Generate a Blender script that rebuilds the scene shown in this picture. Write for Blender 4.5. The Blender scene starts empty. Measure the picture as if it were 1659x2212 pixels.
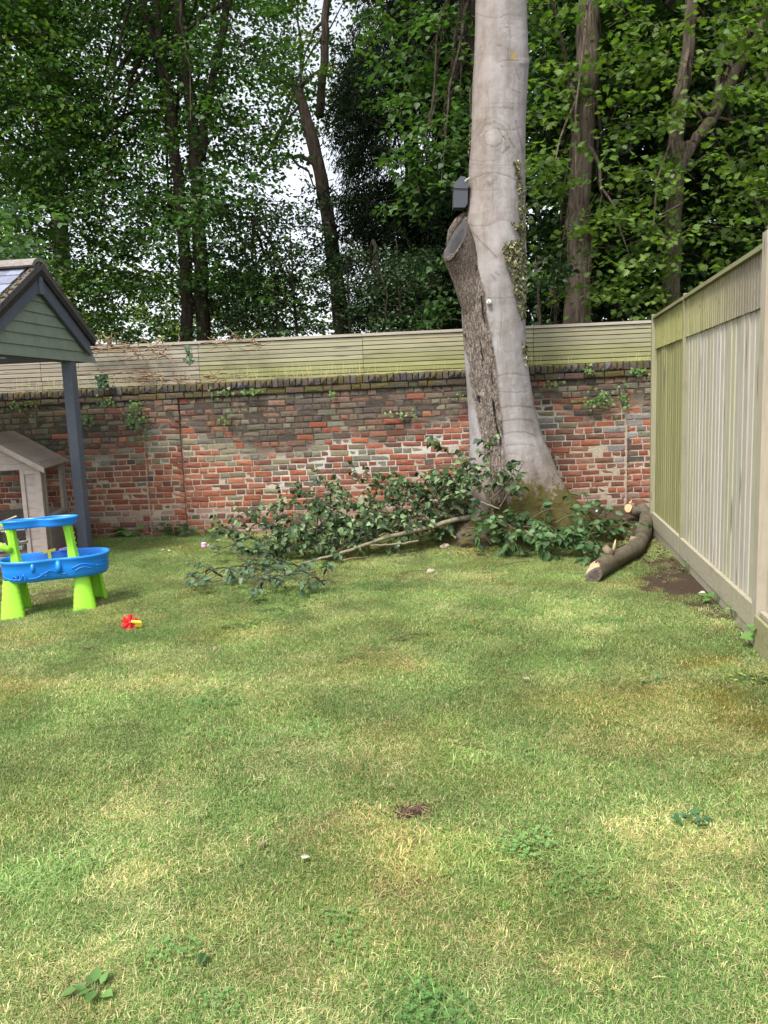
import bpy, math, random
import numpy as np
from mathutils import Matrix, Vector
random.seed(7)
rng = np.random.default_rng(11)
sc = bpy.context.scene
COL = sc.collection
R = math.radians

# ------------------------------------------------------------------ camera
CAM_PITCH, CAM_ROLL, CAM_H = R(7.96), 0.038, 1.5
F = np.array([0, math.cos(CAM_PITCH), -math.sin(CAM_PITCH)])
_r0 = np.array([1.0, 0, 0]); _u0 = np.array([0, math.sin(CAM_PITCH), math.cos(CAM_PITCH)])
RT = _r0*math.cos(CAM_ROLL) - _u0*math.sin(CAM_ROLL)
UP = _u0*math.cos(CAM_ROLL) + _r0*math.sin(CAM_ROLL)
C0 = np.array([0, 0, CAM_H])
cam = bpy.data.cameras.new('camera'); cam_o = bpy.data.objects.new('camera', cam); COL.objects.link(cam_o)
cam.sensor_fit = 'VERTICAL'; cam.sensor_height = 24.0; cam.lens = 24.0*1661/2212
cam.clip_start = 0.05; cam.clip_end = 2000
mw = Matrix.Identity(4)
for i in range(3):
    mw[i][0] = RT[i]; mw[i][1] = UP[i]; mw[i][2] = -F[i]; mw[i][3] = C0[i]
cam_o.matrix_world = mw
sc.camera = cam_o

# ------------------------------------------------------------------ world, sun, exposure
SUN_EL, SUN_AZ = R(56), R(215)      # azimuth clockwise from +Y: behind the camera, to the left
world = bpy.data.worlds.new('World'); sc.world = world; world.use_nodes = True
wn = world.node_tree.nodes; wl = world.node_tree.links; wn.clear()
sky = wn.new('ShaderNodeTexSky'); sky.sky_type = 'NISHITA'; sky.sun_disc = False
sky.sun_elevation = SUN_EL; sky.sun_rotation = SUN_AZ; sky.air_density = 1.0; sky.dust_density = 2.5; sky.ozone_density = 1.0
hs = wn.new('ShaderNodeHueSaturation'); hs.inputs['Saturation'].default_value = 0.28
bg = wn.new('ShaderNodeBackground'); bg.inputs['Strength'].default_value = 0.15
wo = wn.new('ShaderNodeOutputWorld')
wl.new(sky.outputs[0], hs.inputs['Color']); wl.new(hs.outputs[0], bg.inputs['Color']); wl.new(bg.outputs[0], wo.inputs['Surface'])
sun = bpy.data.lights.new('sun', 'SUN'); sun.energy = 2.3; sun.angle = R(12); sun.color = (1.0, 0.955, 0.88)
sun_o = bpy.data.objects.new('sun', sun); COL.objects.link(sun_o)
sd = Vector((math.sin(SUN_AZ)*math.cos(SUN_EL), math.cos(SUN_AZ)*math.cos(SUN_EL), math.sin(SUN_EL)))
sun_o.rotation_euler = sd.to_track_quat('Z', 'Y').to_euler()
sun_o.location = (-6, -6, 12)
sc.view_settings.view_transform = 'Standard'
try: sc.view_settings.look = 'None'
except Exception: pass
sc.view_settings.gamma = 1.0; sc.view_settings.exposure = 1.2; sc.view_settings.use_curve_mapping = False
cy = sc.cycles
cy.use_denoising = True
try: cy.denoiser = 'OPENIMAGEDENOISE'
except Exception: pass
cy.max_bounces = 8; cy.diffuse_bounces = 4; cy.glossy_bounces = 2; cy.transmission_bounces = 4; cy.transparent_max_bounces = 8
cy.caustics_reflective = False; cy.caustics_refractive = False

# ------------------------------------------------------------------ helpers
def ray(px, py):
    return F + ((px-829.5)/1661)*RT - ((py-1106)/1661)*UP
def at(px, py, Y):
    """the point of the place seen at that spot of the photo, at distance Y along the garden"""
    d = ray(px, py); return C0 + d*(Y/d[1])
def on_ground(px, py, z=0.0):
    d = ray(px, py); return C0 + d*((z-CAM_H)/d[2])
def onp(px, py, Q, n):
    d = ray(px, py); return C0 + d*(((Q-C0)@n)/(d@n))

def _hash(ix, iy, s):
    h = (ix.astype(np.int64)*374761393 + iy.astype(np.int64)*668265263 + s*1274126177) & 0x7fffffff
    h = (h ^ (h >> 13))*1274126177 & 0x7fffffff
    return ((h ^ (h >> 16)) & 0xffff)/65535.0
def vnoise(x, y, s=0):
    x = np.asarray(x, float); y = np.asarray(y, float)
    ix = np.floor(x); iy = np.floor(y); fx = x-ix; fy = y-iy
    fx = fx*fx*(3-2*fx); fy = fy*fy*(3-2*fy)
    a = _hash(ix, iy, s); b = _hash(ix+1, iy, s); c = _hash(ix, iy+1, s); d = _hash(ix+1, iy+1, s)
    return a+(b-a)*fx+(c-a)*fy+(a-b-c+d)*fx*fy
def fbm(x, y, s=0, o=4):
    t = 0; a = .5; w = 0
    for k in range(o):
        t = t+a*vnoise(np.asarray(x)*2**k, np.asarray(y)*2**k, s+k*17); w += a; a *= .55
    return t/w
def smooth(a, b, x):
    t = np.clip((np.asarray(x, float)-a)/(b-a), 0, 1); return t*t*(3-2*t)

class MB:
    """collects vertices and faces for ONE mesh object"""
    def __init__(s): s.v = []; s.f = []; s.c = []; s.n = 0
    def add(s, v, f, col=None):
        v = [tuple(map(float, p)) for p in v]
        s.f += [tuple(i+s.n for i in q) for q in f]; s.v += v; s.n += len(v)
        s.c += [tuple(col) if col is not None else (1, 1, 1)]*len(v) if not (isinstance(col, list)) else [tuple(c) for c in col]
    def box(s, lo, hi, col=None, M=None):
        x0, y0, z0 = lo; x1, y1, z1 = hi
        v = [(x0,y0,z0),(x1,y0,z0),(x1,y1,z0),(x0,y1,z0),(x0,y0,z1),(x1,y0,z1),(x1,y1,z1),(x0,y1,z1)]
        if M is not None: v = [tuple(M @ Vector(p)) for p in v]
        s.add(v, [(0,3,2,1),(4,5,6,7),(0,1,5,4),(1,2,6,5),(2,3,7,6),(3,0,4,7)], col)
    def bar(s, a, b, w, h, up=(0,0,1), col=None):
        """square bar from a to b"""
        a = Vector(a); b = Vector(b); d = (b-a).normalized(); u = Vector(up)
        x = d.cross(u).normalized(); y = x.cross(d).normalized()
        v = []
        for p in (a, b):
            for sx, sy in ((-1,-1),(1,-1),(1,1),(-1,1)): v.append(p+x*(sx*w/2)+y*(sy*h/2))
        s.add(v, [(0,1,2,3),(7,6,5,4),(0,4,5,1),(1,5,6,2),(2,6,7,3),(3,7,4,0)], col)
    def tube(s, pts, rad, n=8, col=None, cap=True):
        pts = [Vector(p) for p in pts]; k = len(pts)
        if not hasattr(rad, '__len__'): rad = [rad]*k
        base = []; prev = None
        for i, p in enumerate(pts):
            t = (pts[min(i+1, k-1)]-pts[max(i-1, 0)])
            t = t.normalized() if t.length > 1e-9 else Vector((0,0,1))
            if prev is None:
                prev = t.cross(Vector((0.31, 0.87, 0.38)));
                if prev.length < 1e-3: prev = t.cross(Vector((1,0,0)))
                prev.normalize()
            else:
                prev = (prev-t*prev.dot(t)).normalized()
            bi = t.cross(prev)
            for j in range(n):
                a = 2*math.pi*j/n; base.append(p+(prev*math.cos(a)+bi*math.sin(a))*rad[i])
        f = [(i*n+j, i*n+(j+1)%n, (i+1)*n+(j+1)%n, (i+1)*n+j) for i in range(k-1) for j in range(n)]
        if cap: f += [tuple(range(n-1, -1, -1)), tuple((k-1)*n+j for j in range(n))]
        s.add(base, f, col)
    def loft(s, rings, closed=True, cap0=False, cap1=False, col=None):
        n = len(rings[0]); v = [p for r in rings for p in r]; m = n if closed else n-1
        f = [(i*n+j, i*n+(j+1)%n, (i+1)*n+(j+1)%n, (i+1)*n+j) for i in range(len(rings)-1) for j in range(m)]
        if cap0: f.append(tuple(range(n-1, -1, -1)))
        if cap1: f.append(tuple((len(rings)-1)*n+j for j in range(n)))
        s.add(v, f, col)
    def mesh(s, name, mat, smooth=False):
        me = bpy.data.meshes.new(name); me.from_pydata(s.v, [], s.f)
        ca = me.color_attributes.new('col', 'FLOAT_COLOR', 'POINT')
        a = np.ones((s.n, 4), np.float32); a[:, :3] = np.array(s.c, np.float32).reshape(-1, 3); ca.data.foreach_set('color', a.ravel())
        if mat: me.materials.append(mat)
        if smooth: me.polygons.foreach_set('use_smooth', np.ones(len(me.polygons), bool))
        me.update(); return me
    def build(s, name, mat, parent=None, smooth=False, **k): return obj(name, s.mesh(name, mat, smooth), parent, **k)

def np_mesh(name, V, faces, mat, cols=None, smooth=False):
    """mesh from arrays; faces: list of (k, m) int arrays"""
    me = bpy.data.meshes.new(name); V = np.asarray(V, np.float32)
    me.vertices.add(len(V)); me.vertices.foreach_set('co', V.ravel())
    tot = np.concatenate([np.full(len(f), f.shape[1]) for f in faces]); loops = np.concatenate([f.ravel() for f in faces])
    me.loops.add(len(loops)); me.loops.foreach_set('vertex_index', loops.astype(np.int32))
    me.polygons.add(len(tot)); st = np.concatenate([[0], np.cumsum(tot)[:-1]])
    me.polygons.foreach_set('loop_start', st.astype(np.int32))
    if smooth: me.polygons.foreach_set('use_smooth', np.ones(len(tot), bool))
    me.update(calc_edges=True)
    ca = me.color_attributes.new('col', 'FLOAT_COLOR', 'POINT')
    a = np.ones((len(V), 4), np.float32)
    if cols is not None: a[:, :3] = cols
    ca.data.foreach_set('color', a.ravel())
    if mat: me.materials.append(mat)
    return me

def obj(name, me, parent=None, loc=None, rot=None, scale=None, color=None, kind=None, label=None):
    o = bpy.data.objects.new(name, me); COL.objects.link(o)
    if parent is not None: o.parent = parent
    if loc is not None: o.location = tuple(map(float, loc))
    if rot is not None: o.rotation_euler = rot
    if scale is not None: o.scale = scale
    o.color = (*color, 1) if color is not None else (1, 1, 1, 1)
    if kind: o['kind'] = kind
    if label: o['label'] = label
    return o
def tag(o, label, cat, group=None):
    o['label'] = label; o['category'] = cat
    if group: o['group'] = group
    return o
def thing(name, label, cat, loc=(0,0,0), rz=0, group=None):
    o = bpy.data.objects.new(name, None); COL.objects.link(o); o.location = tuple(map(float, loc)); o.rotation_euler = (0,0,rz)
    o.empty_display_size = .1
    return tag(o, label, cat, group)

# ------------------------------------------------------------------ materials
class NB:
    def __init__(s, name):
        s.m = bpy.data.materials.new(name); s.m.use_nodes = True; s.t = s.m.node_tree; s.t.nodes.clear()
        s.out = s.new('ShaderNodeOutputMaterial')
    def new(s, t, **k):
        n = s.t.nodes.new(t)
        for a, b in k.items(): setattr(n, a, b)
        return n
    def link(s, a, b): s.t.links.new(a, b)
    def put(s, inp, v):
        if isinstance(v, bpy.types.NodeSocket): s.link(v, inp)
        elif isinstance(v, (tuple, list)) and len(v) == 3 and inp.type == 'RGBA': inp.default_value = (*v, 1)
        else: inp.default_value = v
    def coord(s, kind='Object', scale=(1,1,1)):
        if kind == 'World': o = s.new('ShaderNodeNewGeometry').outputs['Position']
        else: o = s.new('ShaderNodeTexCoord').outputs[kind]
        mp = s.new('ShaderNodeMapping'); mp.inputs['Scale'].default_value = scale; s.link(o, mp.inputs['Vector'])
        return mp.outputs[0]
    def noise(s, vec, scale, detail=4, rough=.55, out='Fac', dist=0):
        n = s.new('ShaderNodeTexNoise'); n.inputs['Scale'].default_value = scale; n.inputs['Detail'].default_value = detail
        n.inputs['Roughness'].default_value = rough; n.inputs['Distortion'].default_value = dist; s.link(vec, n.inputs['Vector']); return n.outputs[out]
    def ramp(s, fac, *stops):
        n = s.new('ShaderNodeValToRGB'); e = n.color_ramp.elements
        while len(e) < len(stops): e.new(.5)
        for k, (p, c) in zip(e, stops):
            k.position = p; k.color = (*c, 1) if hasattr(c, '__len__') else (c, c, c, 1)
        s.put(n.inputs[0], fac); return n.outputs[0]
    def mix(s, f, a, b, mode='MIX'):
        n = s.new('ShaderNodeMix', data_type='RGBA', blend_type=mode); s.put(n.inputs[0], f); s.put(n.inputs[6], a); s.put(n.inputs[7], b); return n.outputs[2]
    def math(s, op, a, b=0.0):
        n = s.new('ShaderNodeMath', operation=op); s.put(n.inputs[0], a); s.put(n.inputs[1], b); return n.outputs[0]
    def attr(s, name='col', kind='GEOMETRY', out='Color'):
        n = s.new('ShaderNodeAttribute', attribute_type=kind, attribute_name=name); return n.outputs[out]
    def ocol(s): return s.new('ShaderNodeObjectInfo').outputs['Color']
    def orand(s): return s.new('ShaderNodeObjectInfo').outputs['Random']
    def sep(s, v, i): n = s.new('ShaderNodeSeparateXYZ'); s.link(v, n.inputs[0]); return n.outputs[i]
    def bump(s, h, strength=.5, dist=.01):
        n = s.new('ShaderNodeBump'); n.inputs['Strength'].default_value = strength; n.inputs['Distance'].default_value = dist; s.link(h, n.inputs['Height']); return n.outputs[0]
    def pbr(s, col, rough=.8, spec=.3, normal=None, trans=0.0, tcol=None):
        b = s.new('ShaderNodeBsdfPrincipled'); s.put(b.inputs['Base Color'], col); s.put(b.inputs['Roughness'], rough); b.inputs['Specular IOR Level'].default_value = spec
        if normal is not None: s.link(normal, b.inputs['Normal'])
        o = b.outputs[0]
        if trans:
            t = s.new('ShaderNodeBsdfTranslucent'); s.put(t.inputs['Color'], tcol if tcol is not None else col)
            x = s.new('ShaderNodeMixShader'); x.inputs[0].default_value = trans; s.link(o, x.inputs[1]); s.link(t.outputs[0], x.inputs[2]); o = x.outputs[0]
        s.link(o, s.out.inputs['Surface']); return s.m

def base_col(b): return b.mix(1.0, b.attr(), b.ocol(), 'MULTIPLY')

def m_brick():
    b = NB('brick'); w = b.coord('World'); c = base_col(b)
    n1 = b.noise(w, 55, 6, .65); n2 = b.noise(w, 9, 5, .6); n3 = b.noise(w, 160, 3, .6)
    c = b.mix(b.ramp(n1, (.3, .0), (.75, .55)), c, b.mix(1.0, c, (.42, .36, .33), 'MULTIPLY'))
    c = b.mix(b.ramp(n2, (.54, 0.0), (.74, .32)), c, (.32, .27, .22))       # pale lime bloom
    c = b.mix(b.ramp(b.noise(w, 23, 4, .7), (.56, 0.0), (.7, .6)), c, b.mix(1.0, c, (.5, .5, .48), 'MULTIPLY'))
    h = b.math('ADD', n1, b.math('MULTIPLY', n3, .5))
    return b.pbr(c, .92, .12, b.bump(h, .8, .012))
def m_mortar():
    b = NB('mortar'); w = b.coord('World'); c = base_col(b)
    n1 = b.noise(w, 70, 5, .65); n2 = b.noise(w, 14, 4, .6)
    c = b.mix(b.ramp(n1, (.35, .0), (.7, .6)), c, b.mix(1.0, c, (.45, .42, .38), 'MULTIPLY'))
    c = b.mix(b.ramp(n2, (.5, 0.), (.7, .5)), c, b.mix(1.0, c, (.55, .52, .5), 'MULTIPLY'))
    return b.pbr(c, .95, .1, b.bump(n1, 1.0, .02))
def m_coping():
    b = NB('coping brick'); w = b.coord('World'); c = base_col(b)
    n1 = b.noise(w, 45, 6, .65); n2 = b.noise(w, 5.5, 5, .65)
    nz = b.sep(b.new('ShaderNodeNewGeometry').outputs['Normal'], 2)
    c = b.mix(b.ramp(n1, (.35, .0), (.7, .6)), c, b.mix(1.0, c, (.45, .42, .4), 'MULTIPLY'))
    mo = b.math('ADD', b.math('MULTIPLY', nz, .28), n2)
    mossc = b.mix(b.noise(w, 40, 4), (.055, .045, .014), (.12, .095, .03))
    c = b.mix(b.ramp(mo, (.5, 0.), (.66, .9)), c, mossc)
    return b.pbr(c, .95, .1, b.bump(n1, .9, .015))
def m_wood(name, grain=(40, 40, 3.0), dark=.55, rough=.85, green=None, knots=True):
    b = NB(name); o = b.new('ShaderNodeTexCoord').outputs['Object']
    rnd = b.orand(); sh = b.new('ShaderNodeVectorMath', operation='ADD'); b.link(o, sh.inputs[0])
    cx = b.new('ShaderNodeCombineXYZ'); b.link(b.math('MULTIPLY', rnd, 37.0), cx.inputs[0]); b.link(b.math('MULTIPLY', rnd, 91.0), cx.inputs[2]); b.link(cx.outputs[0], sh.inputs[1])
    mp = b.new('ShaderNodeMapping'); mp.inputs['Scale'].default_value = grain; b.link(sh.outputs[0], mp.inputs['Vector'])
    c = base_col(b); n1 = b.noise(mp.outputs[0], 1.0, 6, .65, dist=.6); n2 = b.noise(sh.outputs[0], 5, 4, .6)
    c = b.mix(b.ramp(n1, (.3, .75), (.5, 0.), (.72, .0)), c, b.mix(1.0, c, (dark, dark*.95, dark*.9), 'MULTIPLY'))
    c = b.mix(b.ramp(n2, (.5, .0), (.75, .45)), c, b.mix(1.0, c, (.62, .6, .58), 'MULTIPLY'))
    if green is not None:
        w = b.coord('World'); g = b.noise(w, 1.3, 5, .65); g2 = b.noise(mp.outputs[0], .5, 3)
        c = b.mix(b.ramp(b.math('ADD', b.math('MULTIPLY', g, .7), b.math('MULTIPLY', g2, .3)), (.46, 0.), (.62, .75)), c, green)
    if knots:
        v = b.new('ShaderNodeTexVoronoi'); mk = b.new('ShaderNodeMapping'); mk.inputs['Scale'].default_value = tuple(.35*g if g > 10 else 1.1*g for g in grain)
        b.link(sh.outputs[0], mk.inputs['Vector']); b.link(mk.outputs[0], v.inputs['Vector']); v.inputs['Scale'].default_value = .8
        c = b.mix(b.ramp(v.outputs['Distance'], (.09, .8), (.17, 0.)), c, (.10, .08, .065))
    return b.pbr(c, rough, .2, b.bump(n1, .45, .004))
def m_flat(name, col=None, rough=.6, spec=.4, nscale=30, amt=.25, bump=.1, bd=.003):
    b = NB(name); w = b.coord('Object'); c = base_col(b) if col is None else b.mix(1.0, col, base_col(b), 'MULTIPLY')
    n = b.noise(w, nscale, 5, .6); n2 = b.noise(w, nscale*.18, 4, .6)
    c = b.mix(b.ramp(n, (.4, 0.), (.75, amt)), c, b.mix(1.0, c, (.4, .38, .35), 'MULTIPLY'))
    c = b.mix(b.ramp(n2, (.45, 0.), (.75, amt)), c, b.mix(1.0, c, (.55, .52, .48), 'MULTIPLY'))
    return b.pbr(c, rough, spec, b.bump(n, bump, bd))
def m_leaf(name, trans=.3, rough=.5, spec=.35, var=.35):
    b = NB(name); c = base_col(b); w = b.coord('World'); n = b.noise(w, 30, 3)
    c = b.mix(b.ramp(n, (.35, 0.), (.75, var)), c, b.mix(1.0, c, (.6, .62, .5), 'MULTIPLY'))
    t = b.mix(1.0, c, (1.5, 1.7, .7), 'MULTIPLY')
    return b.pbr(c, rough, spec, None, trans, t)
def m_bark(name, col, col2, sc_=(26, 26, 4), bs=1.0, bd=.03, moss=None):
    b = NB(name); v = b.coord('Object', sc_); n = b.noise(v, 1.0, 7, .65, dist=.8); n2 = b.noise(b.coord('Object'), 3.0, 4)
    c = b.mix(b.ramp(n, (.35, 0.), (.65, 1.)), col2, col); c = b.mix(1.0, c, base_col(b), 'MULTIPLY')
    if moss: c = b.mix(b.ramp(n2, (.5, 0.), (.65, .7)), c, moss)
    return b.pbr(c, .95, .1, b.bump(n, bs, bd))

MAT = {}
MAT['brick'] = m_brick(); MAT['mortar'] = m_mortar(); MAT['coping'] = m_coping()
MAT['slat'] = m_wood('weathered slat', (2.5, 30, 60), .6, .85, None)
MAT['board'] = m_wood('weathered board', (38, 38, 2.2), .8, .85, None)
MAT['gravel'] = m_wood('gravel board wood', (30, 2.0, 45), .6, .9, None, knots=False)
MAT['grey_wash'] = m_wood('grey washed wood', (18, 18, 18), .8, .8, None, knots=False)
MAT['paint_grey'] = m_flat('slate grey paint', (.10, .115, .15), .55, .35, 22, .25, .15)
MAT['paint_green'] = m_flat('sage green paint', (.215, .258, .212), .6, .3, 16, .25, .25)
MAT['slate'] = m_flat('roof slate', (.20, .22, .28), .5, .5, 25, .4, .35)
MAT['blue'] = m_flat('blue plastic', (.008, .20, .66), .38, .5, 14, .12, .05)
MAT['lime'] = m_flat('lime green plastic', (.30, .68, .035), .42, .5, 14, .14, .05)
MAT['plain'] = m_flat('plain plastic', None, .45, .45, 20, .12, .05)
MAT['stone'] = m_flat('rough stone', None, .95, .1, 60, .6, .8, .01)
MAT['leaf'] = m_leaf('tree leaf', .38, .5, .3)
MAT['leaf_yew'] = m_leaf('yew needle', .08, .9, .06)
MAT['leaf_fallen'] = m_leaf('fallen leaf', .22, .5, .28, .4)
MAT['ivy'] = m_leaf('ivy leaf', .15, .4, .4)
MAT['bark_dark'] = m_bark('dark furrowed bark', (.085, .066, .05), (.022, .018, .014), (24, 24, 3.2), 1.0, .05)
MAT['bark_brown'] = m_bark('brown furrowed bark', (.17, .135, .105), (.055, .042, .033), (22, 22, 2.6), 1.0, .05)
MAT['bark_twig'] = m_bark('twig bark', (.20, .18, .14), (.10, .085, .065), (60, 60, 20), .5, .005)
MAT['bark_dead'] = m_bark('dry stem', (.34, .27, .20), (.17, .13, .10), (60, 60, 30), .5, .005)

def m_trunk():
    b = NB('smooth grey beech bark'); c = base_col(b); o = b.coord('Object'); st = b.coord('Object', (9, 9, 1.1)); sc2 = b.coord('Object', (22, 22, 60))
    rough = b.attr('rough', out='Fac'); moss = b.attr('moss', out='Fac')
    n1 = b.noise(st, 1.0, 6, .6); n2 = b.noise(o, 28, 6, .6); n3 = b.noise(o, 3.5, 5, .6); nv = b.noise(b.coord('Object', (34, 34, 5)), 1.0, 5, .7, dist=1.2)
    smoothc = b.mix(b.ramp(n1, (.36, .8), (.62, 0.)), c, b.mix(1.0, c, (.66, .60, .54), 'MULTIPLY'))
    smoothc = b.mix(b.ramp(n2, (.46, 0.), (.66, .6)), smoothc, b.mix(1.0, c, (.66, .63, .6), 'MULTIPLY')); smoothc = b.mix(b.ramp(b.noise(o, 75, 4, .7), (.56, 0.), (.68, .55)), smoothc, b.mix(1.0, c, (.55, .5, .46), 'MULTIPLY'))
    smoothc = b.mix(b.ramp(n3, (.47, 0.), (.62, .6)), smoothc, b.mix(1.0, c, (1.22, 1.22, 1.27), 'MULTIPLY'))
    hz = b.noise(b.coord('Object', (5, 5, 60)), 1.0, 5, .65, dist=.7); smoothc = b.mix(b.ramp(hz, (.60, 0.), (.70, .5)), smoothc, b.mix(1.0, c, (.6, .56, .53), 'MULTIPLY'))
    li = b.noise(o, 11, 6, .7); smoothc = b.mix(b.ramp(li, (.56, 0.), (.66, .5)), smoothc, b.mix(1.0, c, (1.22, 1.24, 1.25), 'MULTIPLY')); smoothc = b.mix(b.ramp(b.noise(b.coord('Object', (14, 14, 2.2)), 1.0, 6, .7, dist=.5), (.56, 0.), (.68, .6)), smoothc, b.mix(1.0, c, (.68, .62, .56), 'MULTIPLY'))
    vo = b.new('ShaderNodeTexVoronoi', feature='DISTANCE_TO_EDGE'); mv = b.coord('Object', (40, 40, 11)); dvn = b.noise(o, 14, 4, .6, out='Color'); mvd = b.new('ShaderNodeVectorMath', operation='MULTIPLY_ADD'); b.link(dvn, mvd.inputs[0]); mvd.inputs[1].default_value = (2.2, 2.2, 2.2); b.link(mv, mvd.inputs[2]); b.link(mvd.outputs[0], vo.inputs['Vector']); vo.inputs['Scale'].default_value = 1.0
    roughc = b.mix(b.ramp(vo.outputs['Distance'], (.0, .75), (.10, 0.)), c, b.mix(1.0, c, (.5, .45, .41), 'MULTIPLY'))
    roughc = b.mix(b.ramp(nv, (.40, .8), (.54, 0.)), roughc, b.mix(1.0, c, (.45, .4, .36), 'MULTIPLY'))
    cc = b.mix(rough, smoothc, roughc)
    mossn = b.noise(o, 16, 6, .75); mossl = b.noise(o, 5.5, 5, .7); mossm = b.math('ADD', moss, b.math('ADD', b.math('MULTIPLY', b.math('SUBTRACT', mossn, .5), 1.6), b.math('MULTIPLY', b.math('SUBTRACT', mossl, .5), 2.2)))
    mossc = b.mix(b.noise(o, 70, 5, .7), (.022, .022, .005), (.125, .105, .025))
    cc = b.mix(b.ramp(mossm, (.45, 0.), (.60, .95)), cc, mossc)
    h = b.math('ADD', b.math('MULTIPLY', rough, b.math('ADD', nv, b.ramp(vo.outputs['Distance'], (0., 0.), (.15, .8)))), b.math('ADD', b.math('MULTIPLY', n2, .12), b.math('MULTIPLY', b.math('MULTIPLY', moss, mossn), 1.5)))
    return b.pbr(cc, .85, .2, b.bump(h, .9, .022))
MAT['trunk'] = m_trunk()
def m_log():
    b = NB('log bark'); c = base_col(b); o = b.coord('Object'); n1 = b.noise(o, 22, 6, .65); n2 = b.noise(o, 6, 4)
    c = b.mix(b.ramp(n1, (.38, .0), (.7, .55)), c, b.mix(1.0, c, (.5, .48, .42), 'MULTIPLY'))
    c = b.mix(b.ramp(n2, (.5, 0.), (.7, .45)), c, b.mix(1.0, c, (.75, .85, .55), 'MULTIPLY'))
    n4 = b.noise(b.coord('Object', (1, 1, 1)), 60, 5, .75); c = b.mix(b.ramp(n4, (.55, 0.), (.68, .6)), c, b.mix(1.0, c, (1.7, 1.7, 1.6), 'MULTIPLY')); return b.pbr(c, .85, .15, b.bump(b.math('ADD', n1, n4), .9, .010))
MAT['log'] = m_log()
def m_ground():
    b = NB('lawn soil'); w = b.coord('World'); c = base_col(b); n = b.noise(w, 90, 6, .7); n2 = b.noise(w, 18, 5, .65)
    c = b.mix(b.ramp(n, (.3, .85), (.6, 0.)), c, b.mix(1.0, c, (.35, .33, .3), 'MULTIPLY'))
    c = b.mix(b.ramp(n2, (.5, 0.), (.7, .5)), c, b.mix(1.0, c, (1.35, 1.25, 1.1), 'MULTIPLY'))
    return b.pbr(c, 1.0, .05, b.bump(n, 1.0, .02))
MAT['ground'] = m_ground()
def m_grass():
    b = NB('grass blade'); c = b.mix(1.0, b.attr(), b.attr('tint', 'INSTANCER'), 'MULTIPLY')
    return b.pbr(c, .6, .25, None, .3, b.mix(1.0, c, (1.25, 1.35, .8), 'MULTIPLY'))
MAT['grass'] = m_grass()

# ------------------------------------------------------------------ the ground
TREE = np.array([1.36, 8.33])
def zg(x, y):
    x = np.asarray(x, float); y = np.asarray(y, float)
    z = .02*(fbm(x*.7+3, y*.7+5, 3, 3)-.5)
    z = z+.24*np.exp(-((y-9.15)/.62)**2)*smooth(.1, 1.3, x)*(y < 9.15)+.24*smooth(.1, 1.3, x)*(y >= 9.15)
    z = z+.10*np.exp(-(((x-TREE[0])/.75)**2+((y-TREE[1])/.55)**2))
    return z
# patches of the lawn: (photo x, y, radius across m, radius along m, kind, strength)
PATCH = [(1472,1262,.42,.55,'soil',1),(1445,1222,.28,.3,'soil',.85),(1535,1315,.2,.3,'soil',.85),(1590,1370,.1,.3,'soil',.7),(1640,1470,.10,.10,'soil',.9),(893,1752,.05,.05,'soil',1),(60,1290,.55,.22,'soil',.8),
  (360,1185,.35,.12,'soil',.45),(760,1770,.16,.10,'straw',1),(870,1880,.14,.3,'straw',.7),(1040,1245,.30,.08,'straw',.8),(890,1440,.14,.14,'straw',.7),
  (1440,1790,.30,.12,'straw',.7),(1570,1830,.2,.1,'straw',.7),(250,1770,.22,.1,'straw',.55),(560,1820,.3,.12,'straw',.5),(330,1905,.2,.07,'straw',.6),(1250,2060,.15,.08,'straw',.7),
  (1090,2010,.1,.1,'straw',.6),(60,2100,.15,.1,'straw',.6),(830,1990,.2,.12,'straw',.45),(1290,1480,.4,.3,'straw',.4),(100,1480,.4,.12,'straw',.6),(280,1480,.5,.2,'straw',.5),(640,1310,.3,.1,'straw',.5),(300,1330,.4,.1,'straw',.4),
  (620,1360,.3,.1,'straw',.35),(1520,1430,.18,.18,'moss',1),(1420,1260,.3,.3,'moss',.6),(1580,1530,.2,.3,'moss',.8),(1330,1260,.35,.12,'moss',.8),(1150,1260,.4,.1,'moss',.8),(850,1235,.3,.08,'moss',.5),(1610,1700,.15,.25,'moss',.6),(560,1215,.5,.1,'moss',.3),
  (290,1180,.9,.18,'moss',.6),(700,1230,.3,.1,'dark',.6),(760,1270,.55,.14,'dark',1),(620,1300,.35,.12,'dark',.7),(1060,1360,.35,.14,'dark',.6),(20,1560,.2,.35,'dark',1),(330,1270,.35,.14,'dark',.7),(330,1370,.6,.14,'dark',.55),(640,1400,.5,.16,'dark',.5),
  (1270,1345,.35,.12,'dark',.5),(760,1540,.4,.2,'dark',.55),(1010,1570,.4,.2,'dark',.4),(940,2150,.14,.12,'dark',1),(870,2060,.2,.08,'dark',.6),(420,2060,.15,.08,'dark',.55),(1240,2000,.35,.15,'dark',.4),(1500,1780,.1,.06,'dark',.4),(700,1870,.25,.08,'dark',.4),(1100,1500,.5,.15,'dark',.3),
  (90,1890,.14,.1,'long',1),(1290,1850,.2,.12,'long',1),(1010,1870,.15,.1,'long',.5),(620,1590,.3,.15,'long',.4),(1060,1650,.3,.15,'long',.4),(940,2170,.12,.1,'long',.7),(420,1480,.3,.1,'long',.3)]
def patch(kind, x, y):
    v = np.zeros(np.shape(x))
    wx = (fbm(np.asarray(x)*5, np.asarray(y)*5, 41, 4)-.5)*.30; wy = (fbm(np.asarray(x)*5+9, np.asarray(y)*5, 47, 4)-.5)*.30
    for px, py, rx, ry, k, s in PATCH:
        if k != kind: continue
        g = on_ground(px, py)
        m = min(1, rx/.2)
        d = np.sqrt(((x-g[0]+wx*m)/rx)**2+((y-g[1]+wy*m)/ry)**2)
        v = np.maximum(v, s*(1-smooth(.55, 1.35, d)))
    return v
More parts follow.
